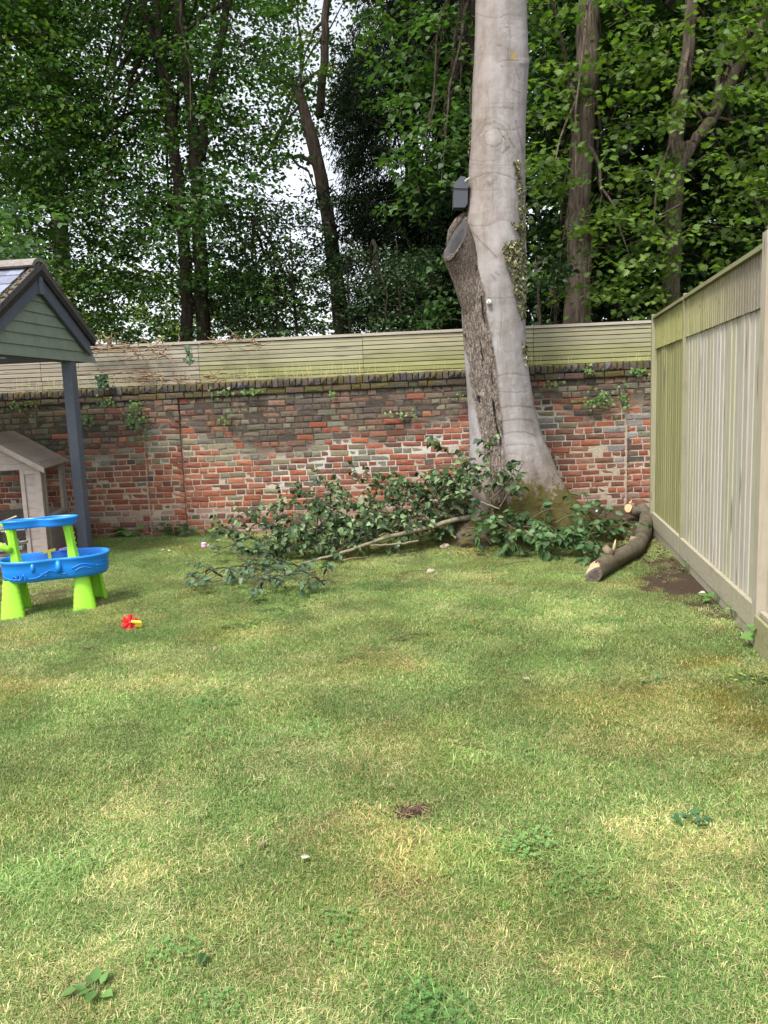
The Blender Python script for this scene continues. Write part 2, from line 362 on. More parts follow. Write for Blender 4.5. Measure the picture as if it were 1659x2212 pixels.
def wall_y(x): return 9.431-.0873*(np.asarray(x)+2.995)

xs = np.unique(np.concatenate([np.linspace(-40, -6, 18), np.arange(-6, 6, .06), np.linspace(6, 40, 18)]))
ys = np.unique(np.concatenate([np.linspace(-10, 1, 12), np.arange(1, 10.5, .06), np.linspace(10.5, 70, 40)]))
GX, GY = np.meshgrid(xs, ys); gx = GX.ravel(); gy = GY.ravel()
soil = patch('soil', gx, gy); moss = patch('moss', gx, gy); straw = patch('straw', gx, gy)
beyond = smooth(0, .1, gy-wall_y(gx)); nearwall = np.exp(-np.maximum(0, wall_y(gx)-gy)/.16)*(1-beyond)
treebed = np.exp(-(((gx-1.45)/1.0)**2+((gy-8.45)/.55)**2)**2)*.9
corner = smooth(1.5, 2.0, gx)*smooth(7.2, 7.9, gy)
soil = np.maximum.reduce([soil, nearwall*.9, treebed, corner*.9])
colr = np.array([.16, .145, .06])*np.ones((len(gx), 1))
nz = fbm(gx*1.7, gy*1.7, 71)[:, None]; colr = colr*(1+1.6*(nz-.5))
def lerp(a, b, t): return a+(np.asarray(b)-a)*np.clip(t, 0, 1)[:, None]
colr = lerp(colr, [.25, .20, .10], straw*.8); colr = lerp(colr, [.15, .115, .022], moss*.9); colr = lerp(colr, [.085, .062, .046], soil); colr = lerp(colr, [.04, .032, .022], beyond)
nx, ny = len(xs), len(ys); ii = (np.arange(ny-1)[:, None]*nx+np.arange(nx-1)[None]).ravel()
lawn = obj('ground', np_mesh('ground', np.stack([gx, gy, zg(gx, gy)], 1), [np.stack([ii, ii+1, ii+nx+1, ii+nx], 1)], MAT['ground'], colr, True))
lawn['kind'] = 'structure'; lawn['label'] = 'mown patchy lawn and bare soil of the walled garden'

# ------------------------------------------------------------------ brick wall
U = np.array([1, -.0873, 0])/math.hypot(1, .0873)
WA = np.array([-5.7, float(wall_y(-5.7)), 0.0]); WRZ = -math.atan(.0873)
def wall_local(P): d = np.asarray(P)-WA; return d[0]*U[0]+d[1]*U[1]
WLEN, PITCH = 9.3, .0703
elev = lambda u: .0094*u
wall = thing('brick_wall', 'old weathered red brick garden wall with dark mossy coping, under the slatted fence', 'wall', WA, WRZ)
def unit_brick(seed, bev=.006):
    r = np.random.default_rng(seed); j = lambda s: r.normal(0, s)
    # unit box 0..1 in x and z, front at y=0 with a worn chamfer, back at y=1 (0.06 m)
    V = []
    bx, bz = bev/.2*1.0, bev/.06
    for y, e in ((1, 0), (.12, 0), (0, 1)):
        for cx, cz in ((0, 0), (1, 0), (1, 1), (0, 1)):
            x = cx+(bx if cx == 0 else -bx)*e; z = cz+(bz if cz == 0 else -bz)*e
            V.append((x+(j(.012) if y < 1 else 0), y+(abs(j(.03)) if e else 0), z+(j(.035) if y < 1 else 0)))
    fx = V[8:12]; V.append((.5+j(.1), -.03+j(.05), .5+j(.1)))
    f = [(8,9,12),(9,10,12),(10,11,12),(11,8,12)]
    f += [(4+i, 4+(i+1) % 4, 8+(i+1) % 4, 8+i) for i in range(4)] + [(i, (i+1) % 4, 4+(i+1) % 4, 4+i) for i in range(4)]
    return V, f
BR = [unit_brick(s) for s in range(14)]
def brick_mesh(v, name='brick', mat='brick'):
    m = MB(); m.add(v[0], v[1]); return m.mesh(name, MAT[mat])
BRM = [brick_mesh(v) for v in BR]
red = [(.27,.09,.053),(.31,.11,.063),(.235,.083,.055),(.34,.14,.085),(.195,.08,.057),(.28,.105,.068),(.17,.082,.06),(.29,.13,.09)]
darkc = [(.135,.10,.078),(.15,.108,.082),(.11,.09,.074),(.145,.115,.088),(.095,.08,.07),(.14,.12,.088),(.17,.105,.078)]
lich = [(.21,.195,.135),(.18,.175,.13),(.235,.205,.13),(.155,.15,.12),(.20,.16,.115)]
pale = [(.34,.20,.16),(.30,.20,.165),(.36,.25,.20),(.26,.17,.14)]
pu0, pu1 = wall_local(at(315, 1000, 9.4)), wall_local(at(397, 1000, 9.4))
pv0 = wall_local(at(1353, 1000, 8.92)); pv1 = pv0+.47
pm0 = wall_local(at(1062, 1000, 9.1)); 
PIERS = [(pu0, pu1), (pv0, pv1)]
def dark_line(u):
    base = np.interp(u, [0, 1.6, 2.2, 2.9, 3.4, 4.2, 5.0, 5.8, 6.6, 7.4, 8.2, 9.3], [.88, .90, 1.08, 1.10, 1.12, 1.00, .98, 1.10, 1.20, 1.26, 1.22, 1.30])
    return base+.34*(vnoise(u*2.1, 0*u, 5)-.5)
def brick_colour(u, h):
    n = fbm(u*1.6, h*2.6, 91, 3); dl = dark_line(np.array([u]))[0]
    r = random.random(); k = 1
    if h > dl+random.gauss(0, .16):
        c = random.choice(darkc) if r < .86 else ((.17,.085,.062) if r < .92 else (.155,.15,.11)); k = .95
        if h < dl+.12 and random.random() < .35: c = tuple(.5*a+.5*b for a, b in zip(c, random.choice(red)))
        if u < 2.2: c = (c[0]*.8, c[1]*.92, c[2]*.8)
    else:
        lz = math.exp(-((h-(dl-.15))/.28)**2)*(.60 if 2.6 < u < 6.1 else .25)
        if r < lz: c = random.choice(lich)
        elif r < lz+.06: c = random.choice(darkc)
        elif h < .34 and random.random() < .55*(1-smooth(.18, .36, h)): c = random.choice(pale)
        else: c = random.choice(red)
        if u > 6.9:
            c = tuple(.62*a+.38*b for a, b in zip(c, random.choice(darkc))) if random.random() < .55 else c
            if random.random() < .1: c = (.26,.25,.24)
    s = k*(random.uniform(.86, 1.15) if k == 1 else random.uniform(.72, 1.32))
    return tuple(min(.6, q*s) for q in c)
bricks = []    # u0, length, course bottom h, y of face, colour
rows = list(range(-3, 23))
ztop0 = 1.803-.10-.074
for i, r_ in enumerate(rows):
    h = ztop0-PITCH*(len(rows)-i)
    def fill(a, b, y, i=i, h=h):
        u = a; first = True
        while u < b-.02:
            st = (i % 2 == 0)
            if random.random() < .13: st = not st
            L = .222 if st else .110
            L *= random.uniform(.95, 1.04)
            if first: L *= random.uniform(.45, 1); first = False
            if u+L > b-.05: L = b-u
            bricks.append((u, L, h, y, st)); u += L
    edges = [0]
    for p0, p1 in PIERS: edges += [p0, p1]
    edges.append(WLEN); segs = list(zip(edges[:-1], edges[1:]))
    for k, (a, b) in enumerate(segs):
        fill(a, b, -.03 if k % 2 else 0.0)
# which 300 show largest: full stretchers in the open, clear part of the wall
def openness(b):
    u, L, h, y, st = b; g = .11 if u < 6.5 else .25
    if h+elev(u) < g or not (.9 < u < 8.6): return 0
    if 5.95 < u+L/2 < 7.15: return .0
    s = L
    if h < .75 and 3.6 < u < 6.2: s *= .3
    if u < 2.2: s *= .6
    return s
order = sorted(range(len(bricks)), key=lambda k: -openness(bricks[k])); top = set(order[:300])
rest = MB()
JB = .0085
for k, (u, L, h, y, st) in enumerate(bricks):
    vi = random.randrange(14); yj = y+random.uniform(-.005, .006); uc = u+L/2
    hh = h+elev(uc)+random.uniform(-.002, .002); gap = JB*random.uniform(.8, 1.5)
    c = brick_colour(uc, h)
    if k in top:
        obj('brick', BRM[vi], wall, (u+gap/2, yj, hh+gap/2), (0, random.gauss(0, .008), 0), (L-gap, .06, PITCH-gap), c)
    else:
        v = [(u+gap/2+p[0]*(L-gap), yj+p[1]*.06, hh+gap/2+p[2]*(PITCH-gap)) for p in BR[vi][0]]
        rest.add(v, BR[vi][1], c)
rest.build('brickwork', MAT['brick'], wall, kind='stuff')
# mortar core behind the faces, tinted by what has grown or washed on it
us = np.arange(0, WLEN+.01, .07); hs_ = np.arange(-.25, 1.70, .07)
UU, HH = np.meshgrid(us, hs_); uu = UU.ravel(); hh = HH.ravel()
inp = np.zeros(len(uu))
for a, b in PIERS: inp = np.maximum(inp, ((uu > a+.01) & (uu < b-.01)).astype(float))
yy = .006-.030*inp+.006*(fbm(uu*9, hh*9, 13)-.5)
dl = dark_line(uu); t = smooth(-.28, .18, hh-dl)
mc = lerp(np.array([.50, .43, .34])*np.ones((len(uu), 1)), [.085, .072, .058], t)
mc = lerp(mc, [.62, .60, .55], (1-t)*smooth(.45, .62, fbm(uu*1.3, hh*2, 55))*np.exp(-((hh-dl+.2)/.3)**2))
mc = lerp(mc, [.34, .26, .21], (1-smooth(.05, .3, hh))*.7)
nx, ny = len(us), len(hs_); ii = (np.arange(ny-1)[:, None]*nx+np.arange(nx-1)[None]).ravel()
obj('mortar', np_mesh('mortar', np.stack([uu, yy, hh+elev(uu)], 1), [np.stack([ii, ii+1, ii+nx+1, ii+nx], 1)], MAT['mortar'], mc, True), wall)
bk = MB()
bk.add([(0,.05,-.3),(WLEN,.05,-.3),(WLEN,.05,1.71+elev(WLEN)),(0,.05,1.71),(0,.34,-.3),(WLEN,.34,-.3),(WLEN,.34,1.71+elev(WLEN)),(0,.34,1.71)],
       [(0,3,7,4),(1,5,6,2),(4,7,6,5),(3,2,6,7)], (.2,.12,.09)); bk.build('wall_body', MAT['mortar'], wall)
# projecting course under the coping, then bricks on edge
capm = [brick_mesh(unit_brick(40+s, .009), 'coping_brick', 'coping') for s in range(8)]
u = 0
while u < WLEN-.05:
    L = random.choice([.225, .225, .112]); c = random.choice([(.10,.082,.04),(.085,.07,.045),(.115,.09,.06),(.10,.08,.065)]); c = tuple(q*random.uniform(.85, 1.2) for q in c)
    pr = .026 if not any(a-.02 < u+L/2 < b+.02 for a, b in PIERS) else .045
    obj('oversailing_brick', capm[random.randrange(8)], wall, (u+.003, -pr+random.uniform(-.006, .006), ztop0+elev(u)+.004), (0, random.gauss(0, .01), random.gauss(0, .01)), (L-.006, .06, .068), c); u += L
top_m = MB(); top_m.box((0, -.028, 0), (WLEN, .33, .004), (.09,.07,.035)); 
for i in (1, 2, 5, 6): pass
v = top_m.v; top_m.v = [(p[0], p[1], p[2]+ztop0+.067+elev(p[0])) for p in v]; top_m.build('mortar_bed', MAT['mortar'], wall)
u = 0
while u < WLEN-.05:
    L = .0715*random.uniform(.93, 1.08); q = random.random()
    c = random.choice([(.085,.075,.068),(.10,.085,.072),(.078,.075,.078),(.115,.088,.072),(.095,.085,.07),(.07,.066,.064)]+([(.12,.125,.145)] if random.random() < .2 else [])); q = random.uniform(.85, 1.15); c = tuple(w*q for w in c)
    obj('coping_brick', capm[random.randrange(8)], wall, (u+.0025, -.004+random.uniform(-.008, .008), ztop0+.072+elev(u)), (0, random.gauss(0, .02), random.gauss(0, .015)), (L-.005, .22, .103+random.uniform(-.004, .006)), c); u += L

# ------------------------------------------------------------------ slatted fence on top of the wall
sf = thing('slat_fence', 'horizontal slatted timber fence standing on top of the brick wall', 'fence', WA, WRZ)
SY = .20; STOP = 2.345
joints = [wall_local(at(x, 800, y)) for x, y in ((80, 9.65), (439, 9.55), (796, 9.4), (1153, 9.2))]
stepj = (joints[-1]-joints[0])/3; js = [joints[0]+stepj*k for k in range(-1, 6)]
js = [max(0, j) for j in js if j < WLEN+.2]; js[-1] = min(js[-1]+.0, WLEN); js = sorted(set([0.0]+js+[WLEN]))
um = MB(); um.box((0, 0, 0), (1, .018, .0435)); SLM = um.mesh('slat', MAT['slat'])
for a, b in zip(js[:-1], js[1:]):
    if b-a < .1: continue
    mid = (a+b)/2; gm = smooth(3.0, 5.0, mid)
    for k in range(11):
        zz = STOP-.03-.0525*(k+1)
        g2 = gm*(.35+.65*smooth(0, 9, k)); r = random.uniform(.85, 1.12)
        c0 = np.array([.33,.285,.225])+(np.array([.30,.285,.235])-np.array([.33,.285,.225]))*random.random()
        c1 = np.array([.275,.285,.115])
        c = tuple((c0+(c1-c0)*min(1, g2*random.uniform(.75, 1.15)))*r)
        obj('slat', SLM, sf, (a+.003, SY+random.uniform(-.002, .002), zz+random.uniform(-.0015, .0015)), (0, random.gauss(0, .0006), 0), (b-a-.006, 1, 1), c)
    bkb = MB(); bkb.box((a+.002, SY+.0195, 1.72), (b-.002, SY+.0205, STOP-.031), (.05,.045,.035)); bkb.build('backing_board', MAT['slat'], sf)
    cb = MB(); cb.box((a+.002, SY-.018, STOP-.03), (b-.002, SY+.05, STOP+.002), (.36,.32,.27)); cb.build('top_rail', MAT['slat'], sf)
for j in js:
    for dj in ((0,) if j in (0, WLEN) else (0,)):
        pb = MB(); jj = min(max(j, .04), WLEN-.04); pb.box((jj-.035, SY+.022, 1.55), (jj+.035, SY+.09, STOP-.032), (.20,.17,.13)); pb.build('post', MAT['slat'], sf)
for a, b in zip(js[:-1], js[1:]):
    if b-a > .6:
        pb = MB(); m_ = (a+b)/2; pb.box((m_-.02, SY+.022, 1.75), (m_+.02, SY+.05, STOP-.032), (.18,.16,.12)); pb.build('batten', MAT['slat'], sf)

# ------------------------------------------------------------------ board fence on the right
FE = np.array([2.977, 8.391, 0]); FN = np.array([2.23, 4.47, 0])
fd = (FN-FE)/np.linalg.norm(FN-FE); frz = math.atan2(fd[1], fd[0])      # local +x runs from the corner towards the camera; +y is the neighbour's side
bf = thing('board_fence', 'tall pale timber close-board fence with stacked gravel boards along the right of the lawn', 'fence', FE, frz)
def fl(Y): return (FE[1]-Y)/-fd[1]
FL_MID, FL_NEAR, FL_END = fl(6.75), fl(4.40), fl(2.4)
TOPZ = 2.318
def ub(w, t, h):
    m = MB(); m.add([(0,0,0),(w,-.006,0),(w,t,0),(0,t,0),(0,0,h),(w,-.006,h),(w,t,h),(0,t,h)], [(0,3,2,1),(4,5,6,7),(0,1,5,4),(1,2,6,5),(2,3,7,6),(3,0,4,7)]); return m
BDM = [ub(.112, .012, 1.0).mesh('board', MAT['board'])]
SHM = [ub(.066, .012, 1.0).mesh('short_board', MAT['board'])]
def bay(a, b, style):
    u = a+.002
    while u < b-.03:
        w = min(random.uniform(.098, .118), b-u)
        r = random.random(); f = smooth(a, b, u)
        if style == 0: c = np.array([.25,.235,.125])*random.uniform(.92, 1.08); c += np.array([-.0,.02,-.015])*random.random()
        else:
            c = np.array([.405,.378,.318])*random.uniform(.94, 1.06)
            if r < .45*(1-f*.7): c = np.array([.385,.372,.272])*random.uniform(.95, 1.05)
            elif r > .85: c = np.array([.45,.41,.365])*random.uniform(.95, 1.05)
        obj('board', BDM[0], bf, (u, random.uniform(-.0015, .0015), .215), (random.gauss(0, .001), random.gauss(0, .0015), 0), (w/.108, 1, TOPZ-.26-.215), tuple(c)); u += w
    u = a+.002
    while u < b-.02:
        w = min(.0625*random.uniform(.95, 1.05), b-u); f = smooth(a, b, u)
        c = (np.array([.29,.29,.12]) if style == 0 else np.array([.31,.30,.15])*(1-f)+np.array([.25,.22,.175])*f)*random.uniform(.88, 1.12)
        obj('short_board', SHM[0], bf, (u, -.015+random.uniform(-.0015, .0015), TOPZ-.345+random.uniform(-.0015, .0015)), (0, random.gauss(0, .001), 0), (w/.0655, 1, .315), tuple(c)); u += w
    rb = MB(); rb.box((a, -.045, TOPZ-.028), (b, .03, TOPZ), (.24,.23,.13)); rb.build('top_rail', MAT['gravel'], bf)
    g = MB(); g.box((a, -.038, .068), (b, -.006, .222), (.34,.31,.225)); g.build('gravel_board', MAT['gravel'], bf)
    g = MB(); g.box((a, -.034, -.08), (b, -.004, .064), (.30,.275,.205)); g.build('gravel_board', MAT['gravel'], bf)
    for z in (.45, 1.15, 1.85):
        rb = MB(); rb.box((a, .02, z), (b, .07, z+.07), (.2,.17,.13)); rb.build('rail', MAT['gravel'], bf)
bay(.06, FL_MID-.018, 0); bay(FL_MID+.018, FL_NEAR-.055, 1); bay(FL_NEAR+.055, FL_END, 1)
for u, w, y0, z in ((0.015, .06, -.045, TOPZ+.02), (FL_MID, .035, -.035, TOPZ+.025), (FL_NEAR, .09, -.055, TOPZ+.05), (FL_END, .1, -.065, TOPZ+.05)):
    pm = MB(); pm.box((u-w/2, y0, -.1), (u+w/2, .07, z), (.25,.24,.15) if u < 3.2 and u > 1 else ((.28,.27,.17) if u < 1 else (.36,.32,.25))); pm.build('post', MAT['board'], bf)
kb = MB(); kb.box((FL_NEAR+.06, -.07, -.05), (FL_END, -.05, .20), (.26,.25,.13)); kb.build('gravel_board', MAT['gravel'], bf)

# ------------------------------------------------------------------ the big beech trunk
TY = 8.33
PROF = [(-420,1040,1128),(-200,1036,1132),(0,1028.4,1137),(60,1028,1137),(130,1025.4,1140.4),(167,1022,1139),(259,1018.6,1134),(351,1013,1132.8),(445,1009,1133),(500,1003,1134.5),(545,998,1136),(584,996,1136),(645,996,1134.5),(705,999,1134.5),
        (765,1004,1137.5),(825,1009.4,1143),(885,1013,1152),(945,1015,1165),(990,1014,1180),(1035,1008,1190),(1075,1000,1194),(1115,990,1200),(1170,985,1205)]
prof = np.array(PROF, float)
def edge(py, side): return np.interp(py, prof[:, 0], prof[:, side])
bt = thing('beech_tree', 'large smooth grey beech trunk with a dead bark strip and lopped limb', 'tree', (TREE[0], TREE[1], zg(TREE[0], TREE[1])))
bto = np.array(bt.location)
NT, NZ = 250, 700
pys = np.concatenate([np.linspace(-420, -10, 40), np.linspace(-8, 1170, NZ-40)]); th = np.linspace(0, 2*math.pi, NT, endpoint=False)
BKR = np.array([(470,1003),(510,1010),(555,1028),(590,1034),(633,1046),(675,1049),(735,1061),(782,1070),(855,1076),(930,1085),(960,1086.5),(1060,1092),(1170,1100)], float)
BKL = np.array([(470,960),(735,985),(765,1010),(839,1016),(900,1028),(945,1040),(1010,1050),(1170,1060)], float)
V = []; rough = []; mossv = []; tcol = []
for py in pys:
    L = at(edge(py, 1), py, TY); Rr = at(edge(py, 2), py, TY)
    c = (L+Rr)/2; a = (Rr[0]-L[0])/2; z = c[2]
    n1 = fbm(np.cos(th)*2.2+7, np.sin(th)*2.2+z*1.1, 21, 3)-.5
    rr = a*(1+.035*n1*2)
    # root flare
    hgt = max(0.0, z-.12)
    def fl_(ang, amp, w, fall, sgn=1):
        d = (th-R(ang)+math.pi) % (2*math.pi)-math.pi
        return amp*np.exp(-(d/w)**2)*math.exp(-hgt/fall)
    flare = fl_(-22, .62, .42, .30)+fl_(-75, .22, .3, .28)+fl_(200, .24, .40, .27)+fl_(-125, .20, .35, .25)+fl_(100, .2, .5, .3)+fl_(25, .35, .4, .3)+.05*math.exp(-hgt/.25)
    rr = rr+flare
    x = c[0]+rr*np.cos(th); y = TY+rr*np.sin(th)*np.where(np.sin(th) > 0, .9, .95)
    # photo position of each front point, to place the strip and marks
    P = np.stack([x, y, np.full(NT, z)], 1); dd = P-C0; dep = dd@F
    u = 829.5+1661*(dd@RT)/dep; v = 1106-1661*(dd@UP)/dep
    front = smooth(.15, -.1, np.sin(th))
    wob = 5*(fbm(v/18, u/18, 33, 3)-.5)*2
    bl = np.interp(v, BKL[:, 0], BKL[:, 1]); br = np.interp(v, BKR[:, 0], BKR[:, 1])
    rg = smooth(-2, 3, u-bl+wob)*smooth(-2, 2.5, br-u+wob)*smooth(478, 540, v)*front
    lip = np.exp(-((u-br+wob)/2.6)**2)*smooth(500, 540, v)*front
    disp = .010*lip-.016*rg+rg*.022*(fbm(u/5.5, v/15, 61, 4)-.5)*2+.004*(fbm(u/14, v/14, 62, 3)-.5)*(1-rg)
    col = np.array([.262,.245,.243])*np.ones((NT, 1)); col = col*(.92+.16*fbm(u/40, v/90, 66, 3))[:, None]
    warm = smooth(1090, 1040, u)*(1-rg)*smooth(700, 400, v); col = lerp(col, [.215,.175,.142], warm*.6)
    base = smooth(960, 1060, v); col = lerp(col, [.165,.125,.095], base*.75); col = lerp(col, [.085,.068,.05], np.full(NT, float(smooth(.42, .12, z)))*.85)
    col = lerp(col, [.245,.205,.178], rg)
    col = lerp(col, [.115,.085,.058], lip*.7)
    blk = np.zeros(NT)
    for pts, w in (([(548,1052),(610,1058),(690,1062)][0:0], 1), ([(735,1036),(780,1040)], 2), ([(640,1040),(700,1046)], 3.0), ([(860,1063),(905,1068),(945,1078),(965,1082)], 4.2), ([(790,1060),(830,1064)], 2), ([(540,1000),(590,1006)], 4), ([(855,1030),(870,1032)], 4.5), ([(600,1020),(660,1024)], 2.2)):
        if not pts: continue
        p = np.array(pts, float); cx = np.interp(v, p[:, 0], p[:, 1]); blk = np.maximum(blk, np.exp(-((u-cx+wob*.6)/w)**2)*smooth(p[0, 0]-8, p[0, 0]+6, v)*smooth(p[-1, 0]+8, p[-1, 0]-6, v)*(.5+.9*fbm(u/5, v/9, 77, 2)))
    col = lerp(col, [.022,.018,.018], smooth(.35, .75, blk)*front)
    # horizontal scar lines
    sm = 1-rg
    def line(y0, x0, x1, bow, w, dark, s):
        yc = y0-bow*(1-((u-(x0+x1)/2)/((x1-x0)/2))**2)+2.2*(vnoise(u/9, u*0+y0, 5)-.5)
        m = np.exp(-((v-yc)/(w*.72))**2)*smooth(x0-6, x0+6, u)*smooth(x1+6, x1-6, u)*front*sm
        return m*s
    sc_ = np.zeros(NT); bump_ = np.zeros(NT)
    for a_ in ((30,1030,1100,-8,1.6,0,.6),(134,1075,1140,4,1.7,0,.9),(236,1040,1110,4,1.6,0,.6),(275,1070,1125,-6,1.8,0,.8),(225,1060,1130,3,1.3,0,.5),(345,1013,1075,-3,1.6,0,.6),(356,1015,1100,-2,1.5,0,.5),(362,1012,1090,-2,1.5,0,.4),(392,1012,1118,18,2.2,0,.85),(409,1014,1080,-3,1.5,0,.5),
        (478,995,1075,-10,1.8,0,.75),(478,1060,1110,3,1.5,0,.5),(641,1050,1115,-3,2.0,0,.6),(812,1075,1140,5,2.2,0,.75),(845,1074,1140,-3,1.8,0,.6),(882,1080,1150,5,2.4,0,.8),(912,1083,1155,6,2.2,0,.75),(940,1086,1155,7,2.3,0,.75),(965,1088,1158,6,2.0,0,.6),(985,1088,1130,5,1.8,0,.5),(52,1080,1110,2,1.3,0,.7),(1000,1085,1140,4,1.8,0,.4),(1040,1060,1120,4,2.0,0,.5)):
        l_ = line(*a_); sc_ = np.maximum(sc_, l_)
    def seg(x0, y0, x1, y1, w, s):
        t_ = np.clip(((u-x0)*(x1-x0)+(v-y0)*(y1-y0))/((x1-x0)**2+(y1-y0)**2), 0, 1)
        d = np.hypot(u-x0-t_*(x1-x0)+wob*.25, v-y0-t_*(y1-y0)); return s*np.exp(-(d/w)**2)*front*sm
    for s_ in ((1003,485,1072,555,1.7,.9),(1098,105,1098,130,1.2,.8),(1098,45,1102,78,1.3,.7),(1101,82,1112,75,1.2,.8),(1075,98,1083,99,1.6,.7),(1082,143,1086,144,1.7,.8),(1115,150,1122,172,1.2,.7),(1105,193,1124,202,1.3,.8),(1084,678,1080,752,1.3,.6),(1065,695,1058,712,1.4,.6),(1115,262,1130,330,2.2,.7),(1100,300,1110,318,2.4,.8),(1085,331,1100,318,2.4,.8),(1061,594,1070,604,2.2,.7),(1071,589,1077,593,2.5,.7),(1067,870,1074,872,2.0,.6)):
        sc_ = np.maximum(sc_, seg(*s_))
    # healed branch eyes
    for ex, ey, er, fl2 in ((1066,297,19,1.05),(1058,390,9,.8)):
        d = np.hypot((u-ex), (v-ey)/fl2); d = d+3.5*(fbm(u/7, v/7, 99, 3)-.5)*2; ring = np.exp(-((d-er)/1.5)**2)*(.3+1.1*fbm(u/6, v/6, 98, 2))+.8*np.exp(-((d-er*1.6)/2.6)**2)*smooth(ey+6, ey-8, v)+.45*np.exp(-((d-er*2.1)/2)**2)*smooth(ey, ey-14, v)
        sc_ = np.maximum(sc_, .75*ring*front); bump_ += .022*np.exp(-(d/(er*1.25))**2)*front
        col = lerp(col, [.30,.285,.275], np.exp(-(d/(er*.75))**2)*.5*front)
    bump_ += .016*np.exp(-((v-135)/7)**2)*smooth(1095, 1140, u)*front
    sc_ = sc_*(.55+.75*fbm(u/6, v/6, 88, 2)); sc_ = np.clip(sc_, 0, 1)
    col = lerp(col, [.095,.078,.066], sc_*.78); disp = disp-.0022*sc_+bump_*.55
    yel = np.exp(-(np.hypot((u-1110+.35*(v-120)), (v-120)/1.8)/4.5)**2)*front; col = lerp(col, [.42,.30,.06], yel*.9)
    fe = np.cos(th)*(x-c[0]) > 0
    nrm = np.stack([np.cos(th), np.sin(th)], 1)
    x = x+nrm[:, 0]*disp; y = y+nrm[:, 1]*disp
    lump = (.13*math.exp(-hgt/.35)*(fbm(x*5, y*5+z*5, 19, 4)-.5)+.03*math.exp(-hgt/.5)*(fbm(x*19, y*19+z*16, 29, 3)-.5))
    x = x+nrm[:, 0]*lump; y = y+nrm[:, 1]*lump
    V.append(np.stack([x, y, np.full(NT, z)], 1)); rough.append(rg); tcol.append(col)
    mm = smooth(.92, .45, np.full(NT, z))*smooth(1015, 1120, u+50*(fbm(th*2, th*0+z*3, 9)-.5))*1.0+smooth(.60, .2, np.full(NT, z))*.75
    mossv.append(np.clip(mm*.66, 0, 1))
V = np.concatenate(V)-bto; ii = np.arange(NZ-1)[:, None]*NT; jj = np.arange(NT)[None]; j2 = (jj+1) % NT
q = np.stack([(ii+jj).ravel(), (ii+NT+jj).ravel(), (ii+NT+j2).ravel(), (ii+j2).ravel()], 1)
me = np_mesh('trunk', V, [q], MAT['trunk'], np.concatenate(tcol), True)
for nm, arr in (('rough', rough), ('moss', mossv)):
    at_ = me.attributes.new(nm, 'FLOAT', 'POINT'); at_.data.foreach_set('value', np.concatenate(arr).astype(np.float32))
trunk_o = obj('trunk', me, bt)
# lopped limb stub on the left of the trunk
b0 = at(1050, 740, TY-.0)-bto; b1 = at(1010, 590, TY-.10)-bto; b2 = at(985, 520, TY-.22)-bto
def stub():
    cs = [b0, (b0+b1)/2, b1, (b1+b2)/2, b2]; rad = [.10, .145, .165, .172, .17]
    ax = (b2-b0)/np.linalg.norm(b2-b0); n_c = np.array([-.79, -.40, .46]); n_c /= np.linalg.norm(n_c)
    e1 = np.cross(ax, [0, 1, 0]); e1 /= np.linalg.norm(e1); e2 = np.cross(ax, e1)
    rings = []; cols = []; rgh = []
    for k in range(26):
        t = k/25*4; i = min(int(t), 3); f = t-i; c = cs[i]*(1-f)+cs[i+1]*f; r = rad[i]*(1-f)+rad[i+1]*f
        ring = []
        for j in range(48):
            a = 2*math.pi*j/48; rr = r*(1+.10*(fbm(math.cos(a)*3+5, math.sin(a)*3+t*.9, 44, 4)-.5)*2)
            p = c+(e1*math.cos(a)+e2*math.sin(a))*rr
            if k > 14:                                   # sawn off along a slanting plane
                w = (k-14)/11; d = (p-b2)@n_c; p = p-ax*(d/(ax@n_c))*w**2
            ring.append(p)
        rings.append(ring)
    m = MB(); m.loft(rings); me = m.mesh('branch_stub', MAT['trunk'], True)
    col = np.ones((len(me.vertices), 4), np.float32); col[:, :3] = (.215,.175,.15)
    me.color_attributes['col'].data.foreach_set('color', col.ravel())
    a_ = me.attributes.new('rough', 'FLOAT', 'POINT'); a_.data.foreach_set('value', np.full(len(me.vertices), .95, np.float32))
    a_ = me.attributes.new('moss', 'FLOAT', 'POINT'); a_.data.foreach_set('value', np.zeros(len(me.vertices), np.float32))
    s = obj('branch_stub', me, bt, label='lopped limb stub with cracked bark and a dark sawn face')
    cm = MB(); last = rings[-1]; cen = sum(last)/len(last)
    r1 = [cen+(p-cen)*.97-n_c*.004 for p in last]; r2 = [cen+(p-cen)*.6-n_c*.012 for p in last]
    cm.loft([last, r1, r2], col=(.075,.07,.072)); cm.add([tuple(p) for p in r2]+[tuple(cen-n_c*.016)], [(j, (j+1) % 48, 48) for j in range(48)], (.05,.048,.052))
    cm.build('cut_face', MAT['stone'], s)
stub()
# collar joining stub and trunk
def trunk_surf(px, py, off=0.0):
    """front surface of the trunk at that spot of the photo"""
    L = at(edge(py, 1), py, TY); Rr = at(edge(py, 2), py, TY); c = (L+Rr)/2; a = (Rr[0]-L[0])/2
    P = at(px, py, TY)
    for _ in range(4):
        k = np.clip((P[0]-c[0])/a, -.999, .999); P = at(px, py, TY-.95*a*math.sqrt(1-k*k)-off*math.sqrt(1-k*k))
    n = np.array([k, -math.sqrt(1-k*k), 0]); return P, n
cb = MB()
for pts in ([(1006,462),(990,478),(975,500),(965,532)], [(1010,470),(1000,490),(1000,520),(1012,556)], [(1003,478),(1006,500),(1018,545),(1030,580)]):
    P = [trunk_surf(max(x, edge(y, 1)+2), y)[0]-bto+(at(x, y, TY-.1)-at(max(x, edge(y, 1)+2), y, TY-.1)) for x, y in pts]
    cb.tube(P, [.03, .045, .04, .015], 10, (.16,.13,.105))
me = cb.mesh('bark_collar', MAT['trunk'], True)
